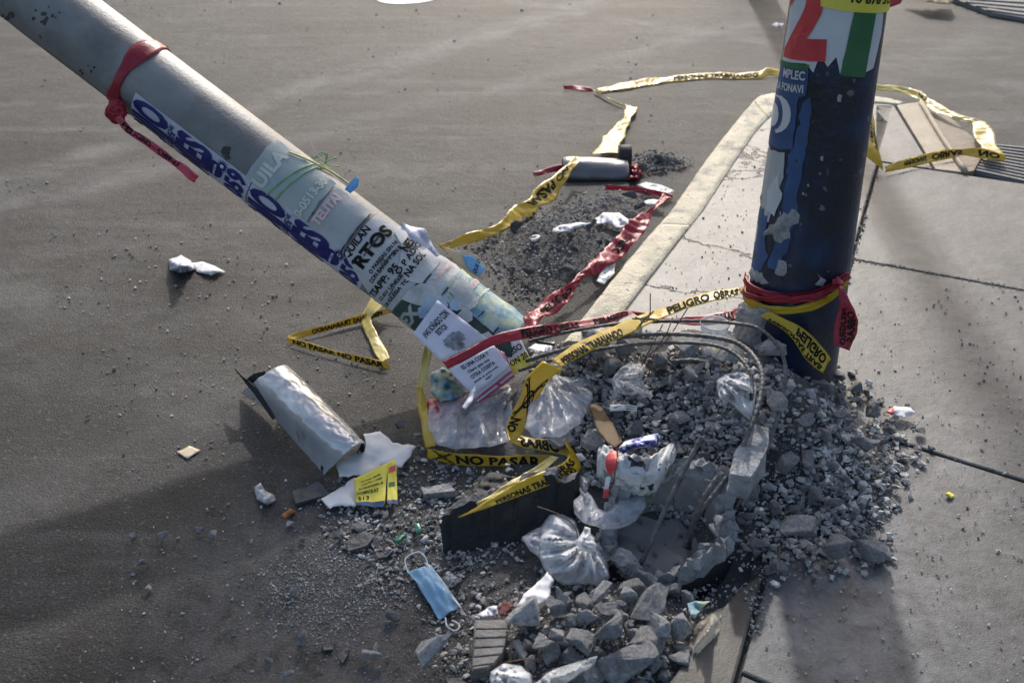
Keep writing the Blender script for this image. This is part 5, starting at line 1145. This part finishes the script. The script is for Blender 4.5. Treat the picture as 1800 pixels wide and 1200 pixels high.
# black shell fragment
bf = thing('black_slab', P(890, 960, 0), 'broken black coated slab standing on edge under the yellow tape', 'slab')
NB = 40; V = []; F = []
bl = catmull([px3(p) for p in ((780, 978, 0), (850, 985, 0), (930, 972, 0), (1012, 940, 0))], 14); tl_ = catmull([px3(p) for p in ((773, 906, .085), (850, 893, .095), (930, 872, .105), (1010, 848, .125))], 14)
nb = len(bl); bk = Vector((.012, .035, 0))
for i in range(nb):
    a_, b_ = bl[i], tl_[i]; jag = .016*noise.noise(Vector((i*.35, 0, 0)))+.012*noise.noise(Vector((i*1.1, 4, 0))) + (.018 if 24 < i < 36 else 0) - (.03*(1-i/4) if i < 4 else 0)
    b_ = b_+Vector((0, 0, jag)); bend = Vector((0, .040*math.sin(math.pi*i/nb), 0))
    for j in range(7): p = a_.lerp(b_, j/6)+bend; p.y += .004*noise.noise(Vector((i*.3, j*.7, 2))); V.append(p)
    t1 = b_+bend+bk*.5+Vector((0, 0, .004)); t2 = b_+bend+bk+Vector((0, 0, -.004)); V += [t1, t2, a_+bend+bk]
m_ = 10; fm = []
for i in range(nb-1):
    for j in range(m_-1): F.append([i*m_+j, (i+1)*m_+j, (i+1)*m_+j+1, i*m_+j+1])
F.append(list(range(m_))); F.append([(nb-1)*m_+j for j in range(m_)][::-1])
fm = [1 if (k % (m_-1)) in (6, 7) else 0 for k in range((nb-1)*(m_-1))]+[0, 0]
mk('slab_body', V, F, 'bitumen', bf, False, 0, ['bitumen', 'rubble_dark'], fm)
# brown cardboard-like board wedged in the heap
setp(sheet('brown_board', [(1035, 715), (1050, 708), (1078, 745), (1095, 778), (1080, 790), (1052, 760)], .05, 'paper_brown', None, 6, .0, .003, 15, solid=.004), 'brown board edge wedged between the clear bag and gravel', 'board')
# long concrete slab piece by the rebar
def block(name, pts, zt, th, m, label, cat='rubble', rough_=.006, dz=0.0):
    bm = bmesh.new(); T_ = [G(*p) for p in pts]; z0 = sum(t.z for t in T_)/len(T_)
    T_ = [P(p[0], p[1], z0+zt+(p[2] if len(p) > 2 else 0)) for p in pts]; vs_ = [bm.verts.new(t) for t in T_]; f = bm.faces.new(vs_)
    r_ = bmesh.ops.extrude_face_region(bm, geom=[f])
    for x in r_['geom']:
        if isinstance(x, bmesh.types.BMVert): x.co.z -= th
    bmesh.ops.recalc_face_normals(bm, faces=bm.faces); bmesh.ops.triangulate(bm, faces=bm.faces)
    for _ in range(3):
        E = [e for e in bm.edges if e.calc_length() > .014]; bmesh.ops.subdivide_edges(bm, edges=E, cuts=1); bmesh.ops.triangulate(bm, faces=[x for x in bm.faces if len(x.verts) > 3])
    bm.normal_update()
    for v in bm.verts: q_ = v.co*30; v.co += v.normal*rough_*(noise.noise(q_)+.6*noise.noise(q_*2.4))
    bm.verts.index_update(); V = [v.co.copy() for v in bm.verts]; F = [[v.index for v in x.verts] for x in bm.faces]; bm.free()
    return setp(mk(name, V, F, m, None, False), label, cat)
P_ = G
block('concrete_slab_piece', [(1290, 800), (1325, 745), (1352, 752), (1350, 790), (1318, 838), (1285, 832)], .09, .06, 'rubble', 'long flat concrete piece leaning between the two rebar loops')
block('concrete_flake', [(1020, 770), (1045, 752), (1068, 765), (1060, 785), (1030, 782)], .03, .012, 'rubble', 'pale concrete flake right of the yellow tape fold')
block('concrete_flake', [(960, 768), (1000, 755), (1012, 772), (985, 785)], .03, .012, 'rubble', 'concrete flake just under the clear bag')
block('concrete_flake', [(740, 855), (790, 850), (800, 862), (745, 868)], .02, .018, 'rubble', 'flat narrow concrete flake above the black slab')
block('slate_shard', [(515, 862), (560, 848), (580, 868), (520, 884)], .014, .008, 'slate', 'dark tile shard left of the yellow leaflet', 'tile')
block('slate_shard', [(608, 952), (640, 935), (660, 940), (645, 958), (612, 968)], .014, .008, 'slate', 'dark tile shard in the grit above the face mask', 'tile')
block('slate_shard', [(565, 1130), (590, 1122), (585, 1140), (568, 1142)], .010, .007, 'slate', 'small dark shard right of a rounded stone', 'tile')
block('slate_shard', [(595, 1155), (610, 1138), (612, 1150), (602, 1165)], .010, .007, 'slate', 'small dark shard left of the flat pale stone', 'tile')
block('slate_shard', [(660, 970), (690, 968), (680, 978), (662, 980)], .010, .007, 'slate', 'thin dark shard just above the mask ear loop', 'tile')
0 and block('slate_shard', [(715, 1122), (734, 1118), (736, 1132), (728, 1130)], .010, .005, 'tile_grey', 'small curled dark scrap below the mask', 'tile')
block('concrete_flake', [(780, 1185), (810, 1190), (830, 1212), (790, 1212)], .012, .012, 'tile_grey', 'grey shard at the bottom edge below the wedge block', 'tile')

# ================================================================== LITTER
# torn white plastic duct
dc = thing('torn_duct', P(520, 760, 0), 'torn white plastic duct curled up on the asphalt', 'duct')
def loft(name, Ls, m, parent, mats=None, nu=26, nv=14, rough_=.003, solid=.003, jag=(0, 0), seed=0):
    C = [catmull([px3(p) for p in l], nu) for l in Ls]; n_ = min(len(c) for c in C); V = []; F = []
    C = [[c[int(round(i*(len(c)-1)/(n_-1)))] for i in range(n_)] for c in C]
    for i in range(n_):
        row = catmull([c[i] for c in C], nv)
        for j, p in enumerate(row): V.append(p+Vector((0, 0, rough_*(noise.noise(Vector((i*.15, j*.3, seed)))+.8*crease(p.x, p.y, seed+3, 9)))))
    w_ = len(V)//n_
    for i in range(n_-1):
        for j in range(w_-1): F.append([i*w_+j, i*w_+j+1, (i+1)*w_+j+1, (i+1)*w_+j])
    return mk(name, V, F, m, parent, True, solid)
loft('sheet', [[(424, 690, .01), (470, 722, .015), (512, 768, .02), (545, 805, .01), (570, 834, .003)],
               [(446, 672, .085), (490, 705, .10), (532, 745, .105), (568, 780, .09), (598, 806, .065)],
               [(478, 650, .125), (515, 680, .13), (556, 722, .13), (592, 758, .115), (622, 784, .095)],
               [(500, 642, .11), (535, 672, .112), (578, 716, .112), (612, 750, .098), (640, 778, .075)],
               [(512, 650, .05), (545, 682, .05), (588, 726, .05), (620, 758, .035), (640, 788, .02)]], 'plastic_white', dc, rough_=.0025)
loft('strap', [[(412, 646, .085), (430, 670, .075), (452, 698, .055), (480, 738, .02)], [(428, 664, .10), (440, 672, .09), (462, 696, .07), (486, 730, .03)]], 'black_rubber', dc, nv=4, rough_=.002)
loft('strap_end', [[(430, 668, .085), (448, 656, .10), (466, 652, .105)], [(438, 682, .06), (458, 674, .075), (468, 660, .085)]], 'black_rubber', dc, nv=4, rough_=.002)
loft('torn_edge', [[(486, 665, .104), (500, 690, .104), (520, 718, .102)], [(489, 664, .106), (506, 692, .107), (522, 716, .106)]], 'black_rubber', dc, nv=3, rough_=.001, solid=.001)
loft('rolled_end', [[(624, 760, .085), (632, 770, .085), (638, 780, .07)], [(640, 768, .06), (642, 780, .05), (640, 792, .04)], [(628, 796, .04), (632, 790, .03), (636, 796, .02)]], 'black_rubber', dc, nv=6, rough_=0)
setp(sheet('paper_sheet', [(596, 838), (590, 812), (640, 762), (668, 758), (690, 778), (732, 784), (716, 808), (706, 822), (672, 818), (640, 836)], .02, 'paper_white', None, 7, .010, .010, 14, torn=1.2), 'large crumpled white paper sheet behind the yellow leaflet', 'paper')
setp(sheet('paper_sheet', [(564, 876), (590, 862), (624, 838), (630, 870), (625, 890), (600, 888), (580, 894)], .015, 'paper_white', None, 6, .004, .008, 18, torn=1.5), 'torn white paper scrap left of the yellow leaflet', 'paper')
yl = thing('yellow_leaflet', P(660, 850, .02), 'folded yellow leaflet with printed text on the asphalt', 'leaflet')
def ground_quad(A, B, C, D_, cr, seed): 
    q_ = FlatQuad((0, 0, 1), (1, 0, 1), (1, 1, 1), (0, 1, 1), cr, seed); q_.c = [px3(x) for x in (A, B, C, D_)]; q_.n = ((q_.c[1]-q_.c[0]).cross(q_.c[3]-q_.c[0])).normalized(); q_.n = q_.n if q_.n.dot(CAM-q_.c[0]) > 0 else -q_.n; return q_
q = ground_quad((622, 842, .045), (682, 812, .05), (676, 886, .022), (626, 886, .02), .004, 5); lf = q.build('page', 'paper_yellow', yl)
q.text([('ATENCION A', .1, .9, .50, .06), ('DOMICILIO', .05, .75, .66, .09), ('513', .08, .45, .86, .12), ('servicio rapido', .2, .8, .25, .05), ('consultas y ventas', .2, .85, .36, .05)], 'ink', lf); q.rect('blue_band', .02, .93, .98, 1.06, 'poster_or_skylit_blue', lf)
q = ground_quad((682, 812, .05), (695, 806, .045), (699, 884, .02), (680, 884, .022), .003, 6); lf = q.build('page', 'paper_yellow', yl); q.rect('red_mark', .15, .14, .9, .28, 'ink_red', lf); q.rect('green_mark', .1, .52, .8, .62, 'paper_green', lf); q.rect('blue_band', .02, .93, .98, 1.02, 'ink_blue', lf)
setp(sheet('tissue', [(447, 856), (458, 848), (466, 862), (482, 870), (486, 880), (470, 888), (452, 878)], .003, 'paper_torn', None, 4, .022, .02, 40, solid=.001), 'crumpled brownish tissue on the asphalt', 'tissue')
setp(sheet('rust_scrap', [(494, 905), (510, 893), (522, 900), (510, 906), (500, 912)], .003, 'rust_orange', None, 4, .01, .01, 40), 'small orange rusty scrap beside a pebble', 'scrap')
setp(sheet('paper_card', [(311, 794), (333, 783), (352, 791), (329, 806)], .004, 'paper_cream', None, 6, .0, .002, 14), 'small cream card lying alone on the asphalt', 'card')
wr = thing('wrapper', P(340, 470, 0), 'crumpled silver wrapper alone on the asphalt under the pole', 'wrapper')
sheet('crushed_part', [(297, 456), (318, 447), (336, 458), (346, 474), (318, 480), (298, 474)], .0, 'foil', wr, 5, .05, .03, 26)
sheet('torn_tail', [(334, 462), (356, 460), (378, 468), (396, 478), (372, 484), (346, 478)], .006, 'paper_white', wr, 5, .01, .008, 20)
# grey housing
hs = thing('grey_housing', P(1045, 318, 0), 'rounded grey plastic housing lying on the road', 'housing')
a_ = P(990, 318, 0); b_ = P(1106, 318, 0); ax = (b_-a_); V = []; F = []; nu, nv = 14, 18
for i in range(nu+1):
    t = i/nu; sc2 = 1-.10*abs(2*t-1)**4
    for j in range(nv+1):
        an = math.pi*j/nv; V.append(a_+ax*t+Vector((0, .075, 0))+Vector((0, -.072*math.cos(an)*sc2, .070*math.sin(an)**.8*sc2*(1-.25*t)+.004*noise.noise(Vector((t*5, an*2, 0))))))
for i in range(nu):
    for j in range(nv): k = i*(nv+1)+j; F.append([k, k+1, k+nv+2, k+nv+1])
mk('shell', V, F, 'plastic_grey', hs, True, .005)
tube('end_cap', [b_+Vector((-.03, .16, .045)), b_+Vector((.02, .16, .045))], .045, 'black_rubber', hs, 16, 3)
tube('lower_rim', [a_+Vector((-.004, -.004, .006)), b_+Vector((.004, -.004, .006))], .006, 'black_rubber', hs, 8, 4)
# bags and films
setp(sheet('plastic_bag', [(755, 712), (790, 700), (830, 690), (880, 672), (912, 680), (905, 730), (888, 755), (895, 775), (860, 785), (800, 790), (768, 782), (752, 750)], .03, 'film_milky', None, 5, .014, .022, 16, focus=(905, 675)), 'milky clear bag crumpled beneath the flyers', 'bag')
setp(sheet('plastic_bag', [(940, 670), (960, 652), (990, 662), (1040, 668), (1042, 700), (1020, 745), (985, 768), (940, 770), (922, 750)], .05, 'film_milky', None, 5, .026, .016, 15, focus=(960, 640)), 'clear plastic bag behind the hanging yellow tape', 'bag')
wb = thing('knotted_bag', P(1000, 1010, 0), 'white plastic bag with a knotted top lying before the black slab', 'bag')
sheet('bag_body', [(945, 975), (948, 930), (965, 902), (988, 898), (1012, 915), (1020, 942), (1040, 938), (1058, 955), (1070, 985), (1072, 1015), (1050, 1030), (1020, 1026), (990, 1028), (962, 1008)], .02, 'film_white', wb, 5, .075, .013, 17, focus=(1032, 948))
sheet('bag_flap', [(917, 944), (935, 932), (952, 925), (950, 960), (947, 978), (932, 968)], .05, 'film_milky', wb, 6, .01, .012, 18)
sheet('knot', [(1012, 952), (1024, 935), (1028, 925), (1038, 928), (1038, 942), (1050, 958), (1040, 972), (1020, 966)], .10, 'film_white', wb, 5, .05, .03, 40)
setp(sheet('plastic_bag', [(1008, 880), (1022, 868), (1040, 872), (1052, 892), (1066, 900), (1090, 878), (1134, 864), (1136, 890), (1118, 915), (1090, 928), (1060, 930), (1025, 918), (1010, 902)], .055, 'film_milky', None, 5, .018, .020, 26, focus=(1000, 960)), 'tan tinted film bag folded in a v below the carton', 'bag')
setp(sheet('plastic_bag', [(1262, 1070), (1279, 1064), (1280, 1085), (1274, 1120), (1256, 1140), (1228, 1160), (1212, 1172), (1214, 1140), (1222, 1100), (1240, 1082)], .0, 'film_tan', None, 5, .055, .014, 18, focus=(1205, 1185)), 'clear tan bag lying on the brown strip at lower right', 'bag')
setp(sheet('plastic_bag', [(1260, 668), (1275, 658), (1292, 652), (1318, 660), (1330, 680), (1326, 710), (1318, 738), (1305, 728), (1290, 712), (1265, 700)], .03, 'film_white', None, 6, .06, .04, 20), 'crumpled white bag inside the rebar loop', 'bag')
setp(sheet('clear_wrapper', [(1075, 668), (1090, 645), (1110, 635), (1135, 640), (1128, 665), (1140, 690), (1110, 695), (1080, 690)], .03, 'film_clear', None, 6, .04, .03, 26), 'crumpled clear wrapper in the heap under the yellow tape', 'wrapper')
setp(sheet('plastic_bag', [(862, 1180), (885, 1165), (915, 1168), (935, 1185), (935, 1215), (862, 1215)], .03, 'film_white', None, 6, .05, .035, 24), 'whitish film bag at the bottom edge below the cracked block', 'bag')
setp(sheet('plastic_bag', [(940, 1200), (970, 1178), (1020, 1160), (1050, 1152), (1046, 1166), (1010, 1190), (980, 1212), (945, 1215)], .06, 'film_clear', None, 6, .02, .02, 24), 'clear film strip over the bottom rubble beside the whitish bag', 'bag')
setp(sheet('crumpled_film', [(776, 1015), (790, 1003), (803, 1012), (812, 1020), (798, 1030), (786, 1032)], .0, 'film_milky', None, 4, .03, .02, 40), 'small clear crumpled film just right of the face mask', 'wrapper')
setp(sheet('plastic_bag', [(1045, 880), (1032, 862), (1040, 840), (1020, 835), (1018, 860), (1028, 890)], .03, 'film_milky', None, 5, .03, .02, 26), 'little milky film bag left of the carton', 'bag')
# face mask
mk_ = thing('face_mask', P(765, 1045, 0), 'light blue pleated face mask with white ear loops', 'mask')
A_, B_, C_, D_ = P(717, 1004, .010), P(756, 992, .022), P(806, 1066, .016), P(772, 1090, .006); V = []; F = []; nu, nv = 26, 40
for j in range(nv+1):
    for i in range(nu+1):
        u, v = i/nu, j/nv; p = A_.lerp(B_, u).lerp(D_.lerp(C_, u), v)
        pl = .005*(abs(((u*3.2) % 1)-.5)*2)*(math.sin(math.pi*v)**.5 if 0 < v < 1 else 0)
        pz = .022*math.sin(math.pi*u)*math.sin(math.pi*v) + pl + .008*noise.noise(Vector((u*3, v*5, 2)))
        V.append(p+Vector((0, 0, pz)))
for j in range(nv):
    for i in range(nu): k = j*(nu+1)+i; F.append([k, k+1, k+nu+2, k+nu+1])
mk('fabric', V, F, 'mask_blue', mk_, True, .0012)
loft('edge_strip', [[(746, 988, .024), (776, 1030, .026), (808, 1066, .018)], [(758, 994, .022), (786, 1032, .022), (812, 1070, .014)]], 'mask_white', mk_, nv=3, rough_=.001)
tube('ear_loop', [px3(p) for p in ((718, 1008, .012), (712, 985, .02), (722, 974, .025), (738, 970, .028), (748, 980, .025), (752, 992, .02))], .0018, 'mask_white', mk_, 6, 8)
tube('ear_loop', [px3(p) for p in ((783, 1085, .012), (786, 1100, .010), (800, 1108, .006), (808, 1100, .006), (800, 1092, .008), (794, 1090, .008))], .0018, 'mask_white', mk_, 6, 8)
setp(sheet('paper_sheet', [(908, 1066), (920, 1044), (945, 1022), (962, 1004), (974, 1020), (968, 1032), (966, 1056), (956, 1062), (930, 1060), (912, 1068)], .06, 'paper_white', None, 5, .01, .012, 20, torn=1.4), 'torn white paper scrap below the knotted bag', 'paper')
# ribbed tile
rb = thing('ribbed_tile', P(860, 1125, 0), 'grey ribbed tile fragment of five bars lying flat', 'tile')
rows = [((836, 1090), (892, 1090), (892, 1104), (836, 1104)), ((835, 1106), (892, 1105), (890, 1118), (834, 1120)), ((834, 1122), (890, 1120), (888, 1134), (833, 1137)), ((833, 1139), (887, 1136), (882, 1148), (832, 1153)), ((831, 1155), (880, 1150), (868, 1164), (830, 1170)), ((830, 1171), (862, 1167), (856, 1172), (831, 1176))]
tz = G(860, 1130).z
for i, q in enumerate(rows):
    prism('bar', [P(x, y, tz+.046+.002*(i % 2)) for x, y in q], tz+.022, 'tile_grey', rb, .002)
prism('backing', [P(x, y, tz+.024) for x, y in ((834, 1088), (893, 1088), (886, 1140), (866, 1172), (829, 1178))], tz-.01, 'tile_grey', rb, .002)
# crushed carton
ct = thing('crushed_carton', G(1110, 830), 'crushed white carton bag with a red patch and dirty flap', 'carton')
def lifted(f): return f
gz = G(1110, 835).z
loft('body', [[(1088, 790, gz+.10), (1120, 800, gz+.11), (1150, 798, gz+.10), (1178, 802, gz+.08)], [(1084, 815, gz+.11), (1115, 824, gz+.115), (1145, 830, gz+.11), (1172, 822, gz+.08)], [(1082, 848, gz+.06), (1110, 858, gz+.06), (1135, 860, gz+.06), (1156, 858, gz+.05)], [(1084, 866, gz), (1110, 868, gz), (1135, 870, gz), (1150, 868, gz)]], 'carton', ct, nu=16, nv=14, rough_=.014)
loft('side_panel', [[(1052, 790, gz+.09), (1062, 782, gz+.10), (1078, 788, gz+.105)], [(1050, 812, gz+.07), (1064, 812, gz+.09), (1082, 812, gz+.10)], [(1050, 836, gz+.02), (1062, 844, gz+.03), (1078, 850, gz+.04)]], 'carton', ct, nu=14, nv=12, rough_=.010)
loft('red_patch', [[(1074, 792, gz+.112), (1084, 794, gz+.116)], [(1066, 806, gz+.108), (1084, 808, gz+.12)], [(1066, 822, gz+.095), (1082, 824, gz+.108)], [(1070, 832, gz+.08), (1074, 834, gz+.08)]], 'ink_red', ct, nu=8, nv=8, rough_=.002)
loft('torn_strip', [[(1066, 838, gz+.075), (1074, 838, gz+.08)], [(1062, 858, gz+.05), (1070, 858, gz+.052)], [(1060, 874, gz+.03), (1070, 874, gz+.03)]], 'paper_white', ct, nu=8, nv=8, rough_=.002)
loft('torn_strip', [[(1062, 860, gz+.058), (1071, 860, gz+.06)], [(1060, 873, gz+.038), (1070, 873, gz+.038)]], 'ink_red', ct, nu=6, nv=6, rough_=.001)
loft('dirty_flap', [[(1148, 806, gz+.12), (1134, 832, gz+.12), (1126, 856, gz+.075)], [(1180, 780, gz+.115), (1166, 826, gz+.11), (1150, 862, gz+.06)], [(1188, 798, gz+.10), (1180, 818, gz+.09), (1158, 852, gz+.05)]], 'carton', ct, nu=14, nv=10, rough_=.012)
setp(sheet('foil_wrapper', [(1085, 790), (1098, 776), (1128, 768), (1156, 762), (1160, 770), (1154, 786), (1130, 786), (1108, 790), (1096, 797)], .10, 'foil_blue', None, 5, .03, .025, 34), 'blue and silver foil wrapper on top of the white carton', 'wrapper')
# plastic cup
cp = G(1250, 622); cup = thing('plastic_cup', cp, 'clear plastic cup standing upright in the rubble', 'cup'); H_ = .088
def lathe(name, prof, m, parent, c0, seg=36):
    V = []; F = []; n_ = len(prof)
    for k in range(seg):
        for r_, z_ in prof: V.append(c0+Vector((r_*math.cos(2*math.pi*k/seg), r_*math.sin(2*math.pi*k/seg), z_)))
    for k in range(seg):
        for j in range(n_-1): F.append([k*n_+j, ((k+1) % seg)*n_+j, ((k+1) % seg)*n_+j+1, k*n_+j+1])
    return mk(name, V, F, m, parent)
lathe('wall', [(.001, .002), (.0215, .002), (.0225, .004), (.0345, H_)], 'cup_clear', cup, cp); lathe('rim', [(.0340, H_-.002), (.0360, H_-.002), (.0365, H_), (.0355, H_+.0015), (.0340, H_+.001)], 'mask_white', cup, cp)
lathe('base_liquid', [(.001, .005), (.021, .005), (.0222, .008), (.001, .009)], 'twine_yellow', cup, cp)
# fork
fk = thing('plastic_fork', G(1095, 716), 'small white plastic fork on the gravel', 'fork'); gz = G(1095, 716).z+.02
loft('head', [[(1072, 712, gz), (1090, 711, gz+.003), (1100, 712, gz)], [(1072, 722, gz), (1090, 721, gz+.003), (1100, 721, gz)]], 'paper_white', fk, nu=4, nv=3, rough_=0)
for i in range(3): tube('tine', [P(1098, 712+i*4, gz+.002), P(1110, 713+i*4, gz+.002), P(1120, 715+i*3.4, gz)], .0016, 'paper_white', fk, 5, 4)
# small scraps
for nm, out, m_n, z_, lab, cat in [
  ('paper_scrap', [(1562, 722), (1572, 714), (1600, 716), (1610, 726), (1590, 734), (1574, 730)], 'paper_white', .02, 'small white paper scrap with a red end on the right slope', 'paper'),
  ('red_scrap', [(874, 1068), (885, 1056), (900, 1060), (907, 1072), (890, 1082), (878, 1080)], 'paper_maroon', .01, 'crumpled dark red scrap above the ribbed tile', 'scrap'),
  ('foil_scrap', [(838, 1080), (858, 1066), (874, 1064), (876, 1078), (850, 1086)], 'foil', .01, 'crumpled silver scrap above the ribbed tile', 'scrap'),
  ('glass_shard', [(728, 918), (740, 918), (742, 936), (732, 938)], 'glass_green', .02, 'bright green shard left of the black slab', 'shard'),
  ('glass_shard', [(690, 948), (712, 936), (716, 942), (700, 956)], 'glass_green', .015, 'dull green sliver above the face mask', 'shard'),
  ('paper_scrap', [(1660, 868), (1668, 864), (1678, 870), (1672, 876)], 'paper_yellow', .003, 'tiny yellow green scrap on the right pavement', 'paper'),
  ('paper_scrap', [(1208, 1060), (1222, 1056), (1248, 1056), (1236, 1066), (1222, 1086), (1214, 1084)], 'paper_multi', .06, 'little blue and yellow scrap above the lower right bag', 'paper'),
  ('white_scrap', [(1045, 385), (1060, 374), (1088, 374), (1108, 388), (1086, 402), (1072, 392), (1050, 394)], 'paper_white', .03, 'white crumpled paper on the rubble by the kerb', 'paper'),
  ('white_scrap', [(972, 402), (985, 396), (1010, 392), (1040, 391), (1020, 400), (990, 408), (974, 408)], 'paper_white', .03, 'narrow white net scrap on the rubble by the kerb', 'paper'),
  ('white_scrap', [(1132, 354), (1148, 350), (1168, 352), (1164, 359), (1136, 360)], 'paper_white', .03, 'white strip under the bent red tape end', 'paper'),
  ('white_scrap', [(930, 418), (940, 412), (950, 414), (944, 424), (934, 424)], 'paper_white', .01, 'small white chip on the spill beside the yellow tape', 'paper'),
  ('clear_scrap', [(1120, 325), (1135, 320), (1170, 328), (1186, 336), (1168, 342), (1140, 334)], 'film_white', .03, 'clear film scrap behind the bent red tape end', 'wrapper'),
  ('white_scrap', [(928, 612), (940, 604), (960, 606), (975, 600), (970, 616), (948, 622)], 'film_white', .08, 'white film scrap under the red tape beside the pole tip', 'wrapper'),
  ('white_scrap', [(1048, 494), (1060, 470), (1082, 462), (1080, 480), (1062, 500)], 'film_white', .02, 'white film pressed between red tape and kerb', 'wrapper'),
  ('white_scrap', [(985, 790), (1000, 800), (1022, 796), (1032, 808), (1010, 814)], 'paper_white', .02, 'white chip right of the yellow tape fold', 'paper'),
  ('brown_scrap', [(1585, -12), (1668, -12), (1676, 3), (1660, 8), (1630, 4)], 'paper_brown', .004, 'dark brown scrap at the top edge of the far ramp', 'scrap'),
  ('bottle_scrap', [(1300, 605), (1312, 590), (1326, 598), (1320, 612)], 'paper_white', .06, 'small white paper piece tucked at the post foot', 'paper'),
  ('black_film', [(830, 850), (860, 830), (920, 838), (900, 856), (860, 872), (838, 868)], 'black_rubber', .01, 'crumpled black film behind the black slab', 'wrapper'),
  ('far_scrap', [(1356, 44), (1364, 40), (1378, 42), (1372, 50)], 'foil', .0, 'tiny silver scrap far up the road', 'scrap')]:
    setp(sheet(nm, out, z_, m_n, None, 5, .003, .010, 30, torn=.8), lab, cat)
setp(sheet('red_end', [(1557, 724), (1566, 716), (1574, 718), (1570, 730)], .026, 'ink_red', None, 4, .006, .004, 30), 'red tip of the scrap on the right slope', 'paper')

# mast beyond the view; arm and slanted panel added to shade the near asphalt
ms = thing('mast_with_shade_panel', (1.75, 7.7, 0), 'unseen mast with an arm and an added shade panel', 'shade panel')
tube('mast', [Vector((1.75, 7.7, 0)), Vector((1.75, 7.7, 2.5)), Vector((1.75, 7.7, 5.6))], .10, 'metal_grey', ms, 20, 6, 0, .7)
tube('arm', [Vector((1.75, 7.7, 4.55)), Vector((.5, 7.7, 4.6)), Vector((-.7, 7.7, 4.6))], .03, 'metal_grey', ms, 12, 6)
mk('shade_panel', [Vector((x, y, z)) for y in (7.66, 7.70) for x, z in ((-.12, 3.95), (.45, 3.95), (.45, 4.5), (-.66, 4.5))], [[3, 2, 1, 0], [4, 5, 6, 7], [0, 1, 5, 4], [1, 2, 6, 5], [2, 3, 7, 6], [3, 0, 4, 7]], 'shade_panel_green', ms, False)
